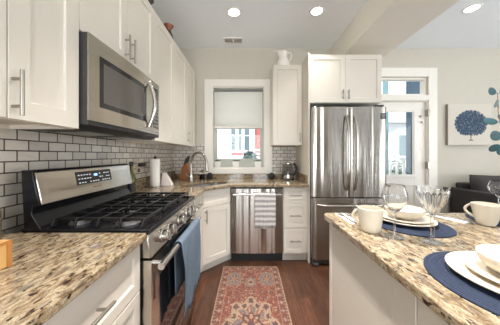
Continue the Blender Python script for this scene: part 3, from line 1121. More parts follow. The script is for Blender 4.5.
# grates
gw = (RY1 - RY0 - .04) / 3
for k in range(3):
    y0 = RY0 + .02 + k * gw + .002
    y1 = y0 + gw - .004
    gx0, gx1 = -.895, -.475
    z0, z1 = .947, .961
    mb = MB()
    def bar(xa, xb, ya, yb):
        mb.box(xa, xb, ya, yb, z0, z1)
    # long bars that bend down to the pan at both ends
    xs_ = [gx0 + .006 + (gx1 - gx0 - .012) * q / 4 for q in range(5)]
    hw = .0048
    for xx in xs_:
        prof = [(y0, .9225), (y0 + .010, .9225), (y0 + .020, z0), (y1 - .020, z0), (y1 - .010, .9225), (y1, .9225), (y1 - .004, .940), (y1 - .016, z1), (y0 + .016, z1), (y0 + .004, .940)]
        mb.prism(prof, 'X', xx - hw, xx + hw)
    # cross bars
    ym = (y0 + y1) / 2
    for q in range(4):
        for yy in (y0 + .030, y1 - .030):
            bar(xs_[q] + hw, xs_[q + 1] - hw, yy - .005, yy + .005)
        if q in (0, 3):
            bar(xs_[q] + hw, xs_[q + 1] - hw, ym - .005, ym + .005)
        else:
            bar(xs_[q] + hw, xs_[q] + hw + .03, ym - .005, ym + .005)
            bar(xs_[q + 1] - hw - .03, xs_[q + 1] - hw, ym - .005, ym + .005)
    mesh_obj('grate', mb, 'iron', t, bevel=.002)
# blue cloth on the oven handle
hung_towel('dish_cloth', 'blue dish cloth hanging from the oven door handle', (RX + .04, 1.13, .752), 0, .42, .30, .0155, 'bluecloth', (0, 1, 0), (1, 0, 0), .42, .012, skew=.06, flare=-.15)

# ================================================================ MICROWAVE
MY0, MY1 = .942, 1.682
t = thing('microwave', 'stainless over-the-range microwave with dark window under the short cabinet', 'microwave', (-.9, 1.3, 1.37))
MX = -.738
mesh_obj('body', MB().box(XL + .0085, MX - .005, MY0, MY1, 1.39, 1.818), 'darkp', t, bevel=.003)
mb = MB()
mb.prism([(XL + .05, 1.372), (MX - .06, 1.372), (MX - .02, 1.3895), (XL + .05, 1.3895)], 'Y', MY0 + .01, MY1 - .01)
ub = mesh_obj('underside', mb, 'blackp', t)
for yy in (1.06, 1.40):
    mesh_obj('grease_filter', MB().box(-1.0, -.83, yy, yy + .2, 1.368, 1.3722), 'nickel', ub)
# door frame with window; slight bow
dY1 = 1.545
mb = MB()
def mwp(y):
    f_ = (y - MY0) / (MY1 - MY0)
    return MX + .010 * math.sin(PI * f_)
def curved(mb, ya, yb, za, zb, x_in, off=0, n=10):
    ys = [ya + (yb - ya) * i / n for i in range(n + 1)]
    poly = [(mwp(y) + off, y) for y in ys] + [(x_in, yb), (x_in, ya)]
    mb.prism(poly, 'Z', za, zb)
xi = MX - .0045
curved(mb, MY0, MY0 + .066, 1.412, 1.816, xi)
curved(mb, dY1 - .085, dY1, 1.412, 1.816, xi)
curved(mb, MY0 + .066, dY1 - .085, 1.738, 1.816, xi)
curved(mb, MY0 + .066, dY1 - .085, 1.412, 1.485, xi)
dr = mesh_obj('door', mb, 'steelY', t)
mb = MB()
curved(mb, MY0 + .066, dY1 - .085, 1.485, 1.738, xi, -.003)
mwn = mesh_obj('window', mb, 'dglass', dr)
mb = MB()
curved(mb, MY0 + .066 + .03, dY1 - .115, 1.512, 1.712, xi, -.0015)
mesh_obj('screen', mb, 'mwglass', mwn)
mb = MB()
curved(mb, dY1 + .002, MY1, 1.412, 1.816, xi)
cp = mesh_obj('control_panel', mb, 'steelY', t)
mb = MB()
curved(mb, dY1 + .03, MY1 - .022, 1.46, 1.77, xi, .0015, 4)
kp = mesh_obj('keypad', mb, 'dglass', cp)
mb = MB()
for r_ in range(8):
    for c_ in range(3):
        y_ = dY1 + .038 + c_ * .025
        mb.box(mwp(y_) + .001, mwp(y_) + .0027, y_, y_ + .015, 1.475 + r_ * .028, 1.475 + r_ * .028 + .01)
mesh_obj('key_marks', mb, plain('key_grey', srgb(160, 160, 158), .5), kp)
mb = MB()
pts = []
rad = []
for i in range(17):
    f_ = i / 16
    pts.append((mwp(dY1) + .010 + .040 * math.sin(PI * f_), dY1 - .058, 1.455 + .325 * f_))
    rad.append(.0145)
mb.tube(pts, rad, 14)
mesh_obj('handle', mb, 'bar', dr)
mb = MB()
for k in range(18):
    yy = MY0 + .08 + k * .033
    mb.box(MX - .03, MX + .0005, yy, yy + .022, 1.399, 1.405)
mesh_obj('bottom_vent', MB().box(xi, MX - .002, MY0, MY1, 1.391, 1.411), 'blackp', t)
mb.bm.free()

# ================================================================ REFRIGERATOR
t = thing('refrigerator', 'stainless french door refrigerator with bottom freezer', 'refrigerator', (1.12, 2.6, 0))
fx0, fx1, fy = .708, 1.548, 2.285
mesh_obj('body', MB().box(fx0 + .004, fx1 - .004, fy + .075, 2.96, .03, 1.80), 'darkp', t, bevel=.004)
def fdoor(name, xa, xb, za, zb, bow):
    mb = MB()
    n = 18
    poly = []
    for i in range(n + 1):
        f_ = i / n
        e_ = min(f_, 1 - f_) * (xb - xa)
        ed = .014 * (1 - min(1, e_ / .03)) ** 2
        poly.append((xa + f_ * (xb - xa), fy + .012 - bow * math.sin(PI * f_) + ed))
    poly += [(xb, fy + .07), (xa, fy + .07)]
    mb.prism(poly, 'Z', za, zb)
    return mesh_obj(name, mb, 'steel', t, bevel=.004)
xm = (fx0 + fx1) / 2
dl = fdoor('door', fx0, xm - .003, .775, 1.79, .014)
drr = fdoor('door', xm + .003, fx1, .775, 1.79, .014)
fz = fdoor('freezer_drawer', fx0, fx1, .075, .765, .018)
for (dd, hx, sg) in ((dl, xm - .045, -1), (drr, xm + .045, 1)):
    pts = []
    for i in range(19):
        f_ = i / 18
        s_ = math.sin(PI * f_)
        pts.append((hx, fy - .004 - .058 * min(1, s_ * 1.5) ** .7, .86 + .83 * f_))
    mesh_obj('handle', MB().tube(pts, .0135, 14), 'bar', dd)
pts = []
for i in range(25):
    f_ = i / 24
    s_ = math.sin(PI * f_)
    pts.append((fx0 + .05 + (fx1 - fx0 - .1) * f_, fy - .006 - .056 * min(1, s_ * 2) ** .6, .695))
mesh_obj('handle', MB().tube(pts, .013, 14), 'bar', fz)
mesh_obj('base_grille', MB().box(fx0 + .01, fx1 - .01, fy + .03, fy + .08, .025, .072), 'darkp', t)
for xx in (fx0 + .03, fx1 - .07):
    mesh_obj('foot', MB().box(xx - .025, xx + .045, fy + .005, fy + .06, 0.0, .04), 'darkp', t, bevel=.012)
for xx in (fx0 + .02, fx1 - .12):
    mesh_obj('hinge_cover', MB().box(xx, xx + .10, fy + .03, fy + .12, 1.801, 1.818), 'darkp', t, bevel=.004)
lb = mesh_obj('energy_badge', MB().box(fx1 - .075, fx1 - .02, fy - .0025, fy + .012, 1.655, 1.715), 'blackp', drr)
mesh_obj('badge_text', MB().box(fx1 - .07, fx1 - .028, fy - .0032, fy - .0024, 1.695, 1.699).box(fx1 - .07, fx1 - .04, fy - .0032, fy - .0024, 1.682, 1.685).box(fx1 - .07, fx1 - .034, fy - .0032, fy - .0024, 1.67, 1.673), 'linen', lb)

# ================================================================ ISLAND
IX0, IX1, IY0, IY1 = .428, 1.95, -.35, 1.195
t = thing('kitchen_island', 'white panelled kitchen island carrying the set granite top', 'island', (1.2, .4, 0))
mb = MB()
bx = .457
mb.box(bx + .006, IX1 - .25, IY0 + .03, IY1 - .04, .0, CT)
mesh_obj('body', mb, 'cab', t)
mesh_obj('end_panel', MB().box(bx, bx + .006, .655, 1.13, .0, CT), 'cab', t, bevel=.001)
mesh_obj('corner_post', MB().box(bx - .003, bx + .02, 1.132, 1.16, .0, CT), 'cab', t, bevel=.002)
mesh_obj('filler_strip', MB().box(bx - .002, bx + .006, .56, .652, .0, CT), 'cab', t, bevel=.0015)
mesh_obj('end_panel', MB().box(bx, bx + .006, -.30, .557, .0, CT), 'cab', t, bevel=.001)
t = thing('island_countertop', 'granite island worktop laid with place settings', 'countertop', (1.2, .4, CT))
c_ = .03
slab('slab', [(IX0, IY0), (IX1, IY0), (IX1, IY1), (IX0 + c_, IY1), (IX0 + c_ * .3, IY1 - c_ * .3), (IX0, IY1 - c_)], CT + .0005, TOP, None, t)

TOP = .9148   # resting height of things on the stone
# ---- tableware
def placemat(x, y, label, r=.19):
    mb = MB()
    prof = [(0, .004)]
    n = 18
    for k in range(1, n + 1):
        rr = r * k / n
        prof.append((rr - r / n * .5, .0055))
        prof.append((rr, .0035))
    prof += [(r, 0), (0, 0)]
    mb.lathe(prof, (0, 0, 0), 64)
    return lathed('placemat', mb, 'navy', (x, y, TOP), label, 'placemat', 'navy woven placemats')
placemat(.77, .995, 'round navy woven placemat under the far plate stack, behind the stemware', .168)
placemat(.69, .515, 'round navy woven placemat near the camera, its wide rim showing at the island edge', .192)
placemat(1.32, 1.028, 'round navy woven placemat mostly hidden behind the textured mug', .163)

def plate(r, h, z, x, y, label, name='dinner_plate', mat='cer', group='plates on the placemats'):
    mb = MB()
    mb.lathe([(0, 0), (r * .55, 0), (r * .6, .003), (r * .75, .006), (r, h), (r * 1.0, h + .003), (r * .97, h + .0045), (r * .72, .010), (r * .58, .0065), (0, .006)], (0, 0, 0), 64)
    return lathed(name, mb, mat, (x, y, z), label, 'plate', group)
def bowl(r, h, z, x, y, label, name='soup_bowl', mat='cer', group='bowls on the plates'):
    mb = MB()
    prof_o = [(0, .0), (r * .42, 0), (r * .45, .006)]
    for i in range(1, 9):
        f_ = i / 8
        prof_o.append((r * (.45 + .55 * math.sin(f_ * PI / 2) ** .85), .006 + (h - .006) * (1 - math.cos(f_ * PI / 2)) ** .8))
    prof_i = [(p[0] - .0045, p[1] + .003) for p in prof_o[:2:-1]]
    prof_i[0] = (r - .003, h + .0025)
    mb.lathe(prof_o + prof_i + [(0, .010)], (0, 0, 0), 56)
    return lathed(name, mb, mat, (x, y, z), label, 'bowl', group)
zp = TOP + .0056
for (x, y, pr, la, lb_, lc) in ((.768, 1.02, .127, 'cream dinner plate on the far placemat, under the smaller plate', 'cream salad plate sandwiched between far dinner plate and bowl', 'cream bowl stacked on the far plates behind the plain wine glass'),
                           (.695, .522, .142, 'large cream dinner plate lying on the near placemat', 'cream salad plate on the near dinner plate', 'cream bowl stacked on the near plates at the frame edge')):
    plate(pr, .016, zp, x, y, la)
    plate(.106, .014, zp + .0082, x + .004, y, lb_, 'salad_plate')
    bowl(.083, .050, zp + .0082 + .0075, x + .004, y, lc)

# mug
def mug(x, y, rot):
    t = thing('mug', 'tall cream ceramic mug on the island corner by the silverware', 'mug', (0, 0, 0))
    r, h = .051, .102
    mb = MB()
    po = [(0, 0), (r * .66, 0), (r * .74, .004), (r * .82, .02), (r * .93, .06), (r, h)]
    pi_ = [(r - .004, h + .0015), (r * .93 - .005, .06), (r * .82 - .004, .022), (0, .008)]
    mb.lathe(po + pi_, (0, 0, 0), 48)
    mesh_obj('cup', mb, 'cer', t)
    pts = []
    for i in range(13):
        a = -PI / 2 + PI * i / 12
        pts.append((-(r * .84) - .028 * math.cos(a), 0, .055 + .030 * math.sin(a) * 1.0))
    pts[0] = (-r * .82, 0, .026)
    pts[-1] = (-r * .93, 0, .084)
    mesh_obj('handle', MB().tube(pts, .0055, 10), 'cer', t)
    t.location = (x, y, TOP)
    t.rotation_euler = (0, 0, rot)
mug(.535, .905, -.75)
# textured cup with handle
def cup(x, y, rot):
    t = thing('soup_mug', 'wide cream basket-textured mug with looped handle on the island', 'mug', (0, 0, 0))
    r, h = .053, .100
    seg = 72
    mb = MB()
    rings = []
    rows = 18
    for i in range(rows + 1):
        f_ = i / rows
        rr = r * (.58 + .42 * (f_ ** .8))
        ring = []
        for k in range(seg):
            tx = .0012 * ((1 if ((k // 2 + i // 1) % 2) else -1) if 1 < i < rows - 1 else 0)
            a = 2 * PI * k / seg
            ring.append(((rr + tx) * math.cos(a), (rr + tx) * math.sin(a), .002 + f_ * (h - .002)))
        rings.append(ring)
    for i in range(8):
        f_ = 1 - i / 8
        rr = r * (.58 + .42 * (f_ ** .8)) - .005
        rings.append([(rr * math.cos(2 * PI * k / seg), rr * math.sin(2 * PI * k / seg), .008 + f_ * (h - .006)) for k in range(seg)])
    mb.loft(rings)
    mesh_obj('cup', mb, 'cer', t)
    pts = []
    for i in range(15):
        a = i / 14
        pts.append((-r * (.95 - .22 * a) - .027 * math.sin(PI * a) ** .8 + .0, 0, h - .010 - .060 * a))
    mesh_obj('handle', MB().tube(pts, .0055, 10), 'cer', t)
    t.location = (x, y, TOP)
    t.rotation_euler = (0, 0, rot)
cup(1.14, .985, -1.0)

# stemware
def wine_glass(x, y, label, R=.048, H=.21, cut=False, lift=0.0):
    t = thing('wine_glass' if not cut else 'crystal_goblet', label, 'wine glass', (0, 0, 0), 'glasses on the island')
    if not cut:
        bz = .095
        out = []
        for i in range(1, 15):
            f_ = i / 14
            rr = R * (math.sin(min(1, f_ * 1.55) * PI / 2) ** .75) * (1 - .26 * max(0, f_ - .6) ** 1.2 / .4 ** 1.2)
            out.append((rr, bz + (H - bz) * f_))
        inn = [(a - .0014, b + .0008) for a, b in out[::-1]]
        mb = MB()
        mb.lathe([(0, bz)] + out + inn[:-1] + [(0, bz + .008)], (0, 0, 0), 40)
        mesh_obj('bowl', mb, 'glass', t, sharp=80)
    else:
        bz = .105
        out = []
        mb = MB()
        seg = 48
        rings_o, rings_i = [], []
        nn = 16
        for i in range(nn + 1):
            f_ = i / nn
            rr = R * (.14 + .86 * math.sin(f_ * PI / 2) ** .72)
            z = bz + (H - bz) * f_
            ro, ri = [], []
            for k in range(seg):
                a = 2 * PI * k / seg
                fl = abs(((k / seg * 16) % 1) - .5) * 2
                g = .0028 * fl if f_ < .82 and f_ > .05 else 0
                ro.append(((rr - g) * math.cos(a), (rr - g) * math.sin(a), z))
                ri.append(((rr - .0045) * math.cos(a), (rr - .0045) * math.sin(a), z + .004 * (1 - f_)))
            rings_o.append(ro)
            rings_i.append(ri)
        mb.loft(rings_o + rings_i[::-1])
        mesh_obj('bowl', mb, 'glass', t, sharp=20)
    r0 = .004 if not cut else .0075
    mb = MB()
    mb.lathe([(0, .006), (r0 * 1.3, .006), (r0, .02), (r0 * .9, bz * .6), (r0 * 1.2, bz - .004), (r0 * 1.5, bz - .0005), (0, bz - .0005)], (0, 0, 0), 10 if cut else 20)
    mesh_obj('stem', mb, 'stemglass', t, sharp=20 if cut else 60)
    fr = .038
    mesh_obj('foot', MB().lathe([(0, 0), (fr, 0), (fr, .0015), (fr * .5, .003), (.008, .0055), (0, .0055)], (0, 0, 0), 40), 'stemglass', t, sharp=60)
    t.location = (x, y, TOP + lift)
wine_glass(.60, .845, 'plain clear wine glass between the cream mug and the cut goblet', .046, .212)
wine_glass(.706, .79, 'cut crystal goblet with fluted bowl in front of the far placemat', .051, .212, True)
wine_glass(1.385, 1.135, 'plain clear wine glass behind the textured mug, by the sofa', .045, .185, lift=.0056)

# napkins and silverware
def napkin(x, y, w_, l_, rot, label):
    mb = MB()
    mb.box(-w_ / 2, w_ / 2, -l_ / 2, l_ / 2, 0, .003)
    mb.box(-w_ / 2, w_ / 2 - .003, -l_ / 2, l_ / 2 - .004, .003, .006)
    o = mesh_obj('napkin', mb, 'linen', bevel=.001)
    o.location = (x, y, TOP)
    o.rotation_euler = (0, 0, rot)
    tag(o, label, 'napkin')
def fork(x, y, z, rot, label, L=.19):
    mb = MB()
    def rg(yy, hw, zz, th=.0016):
        return [(-hw, yy, zz), (hw, yy, zz), (hw, yy, zz + th), (-hw, yy, zz + th)]
    mb.loft([rg(-L / 2, .006, 0), rg(-L / 2 + .03, .0065, 0), rg(0.01, .003, .004), rg(L / 2 - .07, .004, .003), rg(L / 2 - .055, .011, .001), rg(L / 2 - .045, .012, .001)])
    for k in range(4):
        a = -.0105 + k * .007
        mb.loft([[(a - .0018, L / 2 - .046, .001), (a + .0018, L / 2 - .046, .001), (a + .0018, L / 2 - .046, .0026), (a - .0018, L / 2 - .046, .0026)],
                 [(a - .001, L / 2, .005), (a + .001, L / 2, .005), (a + .001, L / 2, .006), (a - .001, L / 2, .006)]])
    o = mesh_obj('fork', mb, 'chrome')
    o.location = (x, y, z)
    o.rotation_euler = (0, 0, rot)
    tag(o, label, 'fork', 'forks on the corner napkin')
def knife(x, y, z, rot, label, L=.20):
    mb = MB()
    def rg(yy, a, b, th):
        return [(a, yy, 0), (b, yy, 0), (b, yy, th), (a, yy, th)]
    mb.loft([rg(-L / 2, -.006, .006, .004), rg(-.02, -.005, .005, .005), rg(-.01, -.004, .004, .003), rg(0, -.008, .007, .0016), rg(L / 2 - .03, -.008, .007, .0012), rg(L / 2, -.002, .007, .001)])
    o = mesh_obj('table_knife', mb, 'chrome')
    o.location = (x, y, z)
    o.rotation_euler = (0, 0, rot)
    tag(o, label, 'knife')
def spoon(x, y, z, rot, label, L=.18):
    mb = MB()
    def rg(yy, hw, zz, th=.0016):
        return [(-hw, yy, zz), (0, yy, zz - th * .0), (hw, yy, zz), (hw, yy, zz + th), (0, yy, zz + th), (-hw, yy, zz + th)]
    st = [(-L / 2, .006, 0), (-L / 2 + .03, .0065, 0), (.02, .003, .004), (L / 2 - .06, .004, .003), (L / 2 - .05, .010, .002), (L / 2 - .035, .0165, .001), (L / 2 - .02, .018, .001), (L / 2 - .006, .012, .002), (L / 2, .004, .004)]
    mb.loft([rg(*s_) for s_ in st])
    o = mesh_obj('spoon', mb, 'chrome')
    o.location = (x, y, z)
    o.rotation_euler = (0, 0, rot)
    tag(o, label, 'spoon')
napkin(.525, 1.075, .068, .19, 0.0, 'folded white napkin under two forks at the island corner')
fork(.507, 1.075, TOP + .0062, 0.05, 'steel fork nearer the counter edge on the corner napkin')
fork(.541, 1.075, TOP + .0062, -.02, 'steel fork nearer the placemat on the corner napkin', .17)
napkin(1.045, 1.085, .06, .17, 0.35, 'folded white napkin between the cut goblet and textured mug')
knife(1.04, 1.085, TOP + .0062, 0.38, 'steel table knife on the napkin beyond the cut goblet')
spoon(1.075, 1.06, TOP + .0062, 0.40, 'steel spoon on the napkin reaching to the textured mug')

# ================================================================ SMALL OBJECTS ON THE COUNTERS
# bamboo box
t = thing('bamboo_box', 'open bamboo box at the near end of the range-side worktop', 'box', (-.86, .48, TOP))
x0, x1, y0, y1 = -.99, -.725, .33, .625
h = .078
mb = MB()
mb.box(x0, x1, y0, y1, TOP, TOP + .008)
mb.box(x0, x0 + .012, y0, y1, TOP + .008, TOP + h)
mb.box(x1 - .012, x1, y0, y1, TOP + .008, TOP + h)
mb.box(x0 + .012, x1 - .012, y0, y0 + .012, TOP + .008, TOP + h)
mb.box(x0 + .012, x1 - .012, y1 - .012, y1, TOP + .008, TOP + h)
mesh_obj('tray', mb, 'bamboo', t, bevel=.0015)
mb = MB()
mb.box(x1, x1 + .003, y0, y1, TOP + h - .009, TOP + h)
mb.box(x1, x1 + .003, y1 - .012, y1, TOP, TOP + h - .009)
mesh_obj('edge_strip', mb, plain('dark_bamboo', srgb(176, 118, 58), .45), t)

# olive oil bottle
t = thing('oil_bottle', 'dark green oil bottle with black pourer beside the range backguard', 'bottle', (-1.0, 1.72, TOP))
c = (-.985, 1.715, TOP)
M['oil'] = plain('olive_glass', srgb(96, 100, 20), .08, var=.1)
mesh_obj('bottle', MB().lathe([(0, 0), (.030, 0), (.033, .004), (.033, .135), (.030, .160), (.014, .195), (.0125, .245), (0, .245)], c, 28), 'oil', t)
mesh_obj('label_band', MB().lathe([(.0332, .03), (.0335, .03), (.0335, .11), (.0332, .11)], c, 28, closed=True), plain('black_label', (.02, .02, .018), .5), t)
mesh_obj('cap', MB().lathe([(0, .243), (.0165, .243), (.0165, .276), (.012, .28), (0, .28)], c, 20), 'blackp', t)
# wall outlet + plug
t = thing('wall_outlet', 'beige outlet plate with a black plug on the tile past the range', 'outlet', (XL + .008, 2.02, 1.13))
mesh_obj('plate', MB().box(XL + .0082, XL + .0135, 1.985, 2.06, 1.07, 1.19), plain('beige_plate', srgb(205, 186, 158), .5), t, bevel=.002)
mesh_obj('socket', MB().box(XL + .0135, XL + .0145, 2.005, 2.04, 1.08, 1.115), 'blackp', t)
o = mesh_obj('power_plug', MB().box(XL + .0145, XL + .075, 1.998, 2.044, 1.135, 1.172), 'blackp', bevel=.006)
tag(o, 'black power plug pushed into the beige outlet', 'plug')
# paper towel
c = (-.975, 2.13, TOP)
t = thing('paper_towel_holder', 'steel paper towel holder with round base and black finial', 'paper towel holder', c)
mesh_obj('base', MB().lathe([(0, 0), (.075, 0), (.075, .008), (.07, .012), (0, .012)], c, 36), 'nickel', t)
mesh_obj('rod', MB().lathe([(.0, .012), (.006, .012), (.006, .30), (.0, .30)], c, 14), 'blackp', t)
mesh_obj('finial', MB().lathe([(0, .297), (.010, .297), (.014, .306), (.013, .318), (.007, .325), (0, .326)], c, 20), 'blackp', t)
mb = MB()
mb.lathe([(.02, .013), (.046, .013), (.048, .016), (.048, .290), (.046, .293), (.02, .293)], c, 40, closed=True)
o = mesh_obj('paper_towel_roll', mb, 'paper')
tag(o, 'white paper towel roll standing on its holder against the tile', 'paper towel')
# triangular marble napkin holder
t = thing('napkin_holder', 'small white triangular napkin holder beside the paper towels', 'napkin holder', (-.9, 2.27, TOP))
mb = MB()
for yy in (2.235, 2.285):
    mb.prism([(-.965, TOP + .01), (-.845, TOP + .01), (-.865, TOP + .05), (-.925, TOP + .14), (-.945, TOP + .14)], 'Y', yy, yy + .012)
mb.box(-.965, -.845, 2.23, 2.302, TOP, TOP + .01)
mesh_obj('holder', mb, plain('pale_marble', srgb(232, 222, 218), .3, var=.05, scale=20), t, bevel=.003)
mesh_obj('paper_napkins', MB().prism([(-.955, TOP + .011), (-.855, TOP + .011), (-.875, TOP + .05), (-.93, TOP + .125), (-.943, TOP + .125)], 'Y', 2.25, 2.282), 'paper', t)
# knife block
t = thing('knife_block', 'slanted wooden knife block in the tiled corner', 'knife block', (-.86, 2.78, TOP))
mb = MB()
kb = [(-.935, TOP), (-.815, TOP), (-.78, TOP + .085), (-.83, TOP + .235), (-.895, TOP + .18)]
mb.prism(kb, 'Y', 2.73, 2.83)
kbo = mesh_obj('block', mb, 'walnut', t, bevel=.004)
dirk = Vector((.045, 0, .16)).normalized()
for (i, yy) in enumerate((2.745, 2.77, 2.795, 2.818)):
    f_ = .25 + .18 * i
    p = Vector((-.895 + (.065) * (.3 + .5 * ((i * 7) % 3) / 2), yy, TOP + .18 + .055 * (.3 + .5 * ((i * 7) % 3) / 2) - .015))
    k = MB().obox(p - Vector((.008, .006, 0)), (1, 0, 0), (0, 1, 0), dirk, .018, .012, .115 + .015 * (i % 2))
    o = mesh_obj('kitchen_knife', k, 'blackp', bevel=.003)
    tag(o, 'black-handled knife in the knife block, ' + ('frontmost slot', 'second slot from the front', 'third slot from the front', 'slot against the wall')[i], 'knife', 'knives in the block')
# soap + speakers
c = (-.64, 2.80, TOP)
t = thing('soap_bottle', 'clear pump bottle of blue dish soap beside the faucet', 'soap bottle', c)
M['soap'] = plain('blue_soap', srgb(36, 76, 160), .1)
mesh_obj('liquid', MB().lathe([(0, .003), (.032, .003), (.033, .006), (.033, .075), (0, .075)], c, 24), 'soap', t)
mesh_obj('bottle', MB().lathe([(0, 0), (.034, 0), (.035, .004), (.035, .10), (.015, .125), (.013, .13), (.0, .13)], c, 24), 'glass', t)
mb = MB().lathe([(0, .130), (.014, .130), (.014, .145), (.005, .147), (.005, .175), (.009, .176), (.009, .184), (0, .185)], c, 16)
mb.tube([(c[0], c[1], TOP + .18), (c[0] + .03, c[1] - .02, TOP + .176)], .004, 8)
mesh_obj('pump', mb, plain('clear_pump', srgb(190, 190, 186), .2), t)
def disc_clock(x, y, label, r=.046):
    t = thing('smart_speaker', label, 'speaker', (x, y, TOP), 'round dark speakers on the back worktop')
    mb = MB()
    mb.lathe([(0, 0), (r * .62, 0), (r * .86, r * .35), (r, r * .9), (r * .9, r * 1.4), (r * .6, r * 1.8), (r * .25, r * 1.97), (0, r * 2)], (x, y, TOP), 36)
    mesh_obj('body', mb, 'dial', t)
    mesh_obj('base_ring', MB().lathe([(r * .63, 0), (r * .7, 0), (r * .76, r * .1), (r * .64, r * .1)], (x, y, TOP), 36, closed=True), 'blackp', t)
disc_clock(-.545, 2.84, 'round dark speaker beside the blue soap bottle')
disc_clock(.315, 2.84, 'round dark speaker beside the kettle')
# kettle
c = (.53, 2.80, TOP)
t = thing('electric_kettle', 'glass and steel electric kettle with black handle by the tall panel', 'kettle', c)
mesh_obj('power_base', MB().lathe([(0, 0), (.085, 0), (.088, .006), (.08, .02), (0, .02)], c, 36), 'blackp', t)
mesh_obj('steel_band', MB().lathe([(0, .021), (.082, .021), (.083, .03), (.08, .07), (0, .07)], c, 36), 'chrome', t)
M['smoke'] = glass('grey_glass', (.75, .75, .74), 0.02)
mesh_obj('jug', MB().lathe([(.079, .071), (.075, .12), (.064, .18), (.054, .215), (.051, .215), (.061, .18), (.072, .12), (.076, .075), (0, .0745), (0, .071)], c, 40), 'smoke', t)
mesh_obj('lid', MB().lathe([(0, .2155), (.055, .2155), (.054, .228), (.03, .236), (0, .237)], c, 36), 'chrome', t)
pts = []
for i in range(15):
    f_ = i / 14
    pts.append((c[0] + .045 + .062 * math.sin(PI * (f_ * .9 + .08)) ** .7, c[1] - .045 - .012 * math.sin(PI * f_), TOP + .225 - .165 * f_))
mesh_obj('handle', MB().tube(pts, [.017] * 15, 12), 'blackp', t)
mesh_obj('spout', MB().loft([[(c[0] - .048, c[1] - .02, TOP + .19), (c[0] - .048, c[1] + .02, TOP + .19), (c[0] - .06, c[1], TOP + .17)], [(c[0] - .075, c[1] - .012, TOP + .222), (c[0] - .075, c[1] + .012, TOP + .222), (c[0] - .08, c[1], TOP + .21)]]), 'chrome', t)

# pitcher on the back cabinet
c = (.465, 2.78, 2.415)
t = thing('pitcher', 'white ceramic pitcher on top of the narrow wall cabinet', 'pitcher', c)
mb = MB()
prof = [(0, 0), (.060, 0), (.066, .01), (.084, .05), (.078, .09), (.058, .13), (.048, .16), (.050, .19), (.060, .22)]
seg = 40
rings = []
for (r, z) in prof[1:]:
    r *= 1.12
    ring = []
    for k in range(seg):
        a = 2 * PI * k / seg
        d_ = math.cos(a - PI)
        ext = max(0, d_) ** 5 * max(0, (z - .15) / .065) * .035
        rip = 0.002 * math.sin(a * 12) if z < .12 else 0
        ring.append((c[0] + (r + ext + rip) * math.cos(a), c[1] + (r + ext + rip) * math.sin(a), c[2] + z + max(0, d_) ** 5 * max(0, (z - .15) / .065) * .012))
    rings.append(ring)
for (r, z) in ((.052, .213), (.040, .19), (.036, .16), (.045, .13)):
    rings.append([(c[0] + r * math.cos(2 * PI * k / seg), c[1] + r * math.sin(2 * PI * k / seg), c[2] + z) for k in range(seg)])
mb.loft(rings)
mesh_obj('jug', mb, 'white', t, sharp=50)
hp = [(.05, .195), (.07, .222), (.098, .222), (.112, .19), (.105, .15), (.085, .115), (.068, .095)]
hs = []
for i in range(len(hp) - 1):
    for k in range(4):
        f_ = k / 4
        hs.append((c[0] + hp[i][0] * (1 - f_) + hp[i + 1][0] * f_, c[1], c[2] + hp[i][1] * (1 - f_) + hp[i + 1][1] * f_))
hs.append((c[0] + hp[-1][0], c[1], c[2] + hp[-1][1]))
mesh_obj('handle', MB().tube(hs, .0075, 10), 'white', t)
# crescent relief ornament
pts = []
for i in range(9):
    a = 1.9 + 2.6 * i / 8
    pts.append((c[0] + .02 + .02 * math.cos(a), c[1] - .066 - .0 * i, c[2] + .095 + .022 * math.sin(a)))
mesh_obj('ornament', MB().tube(pts, [.002, .004, .006, .007, .0075, .007, .006, .004, .002], 8), plain('taupe_glaze', srgb(196, 184, 166), .4), t)

# vases on the left cabinets
def vase(x, y, label, h, col):
    mb = MB()
    mb.lathe([(0, 0), (.04, 0), (.05, .02), (.06, h * .35), (.045, h * .6), (.026, h * .76), (.032, h * .88), (.052, h * .97), (.054, h), (.049, h), (.03, h * .9), (.0, h * .86)], (0, 0, 0), 32)
    m, nt, b = new_mat('vase_glaze')
    f_ = N(nt, 'ShaderNodeTexCoord')
    s_ = N(nt, 'ShaderNodeSeparateXYZ')
    nt.links.new(f_.outputs['Object'], s_.inputs[0])
    mr = N(nt, 'ShaderNodeMapRange')
    mr.inputs[1].default_value = h * .68
    mr.inputs[2].default_value = h * .84
    nt.links.new(s_.outputs[2], mr.inputs[0])
    nz = mixc(nt, mr.outputs[0], srgb(62, 54, 52), col)
    nt.links.new(nz, b.inputs['Base Color'])
    b.inputs['Roughness'].default_value = .35
    return lathed('vase', mb, m, (x, y, 2.438), label, 'vase', 'vases on the wall cabinets')
vase(-.895, 2.28, 'small brown glazed vase on the wall cabinet past the microwave', .25, srgb(142, 78, 52))
vase(-.93, 1.88, 'dark vase on the wall cabinet with only its tip showing', .235, srgb(70, 56, 50))

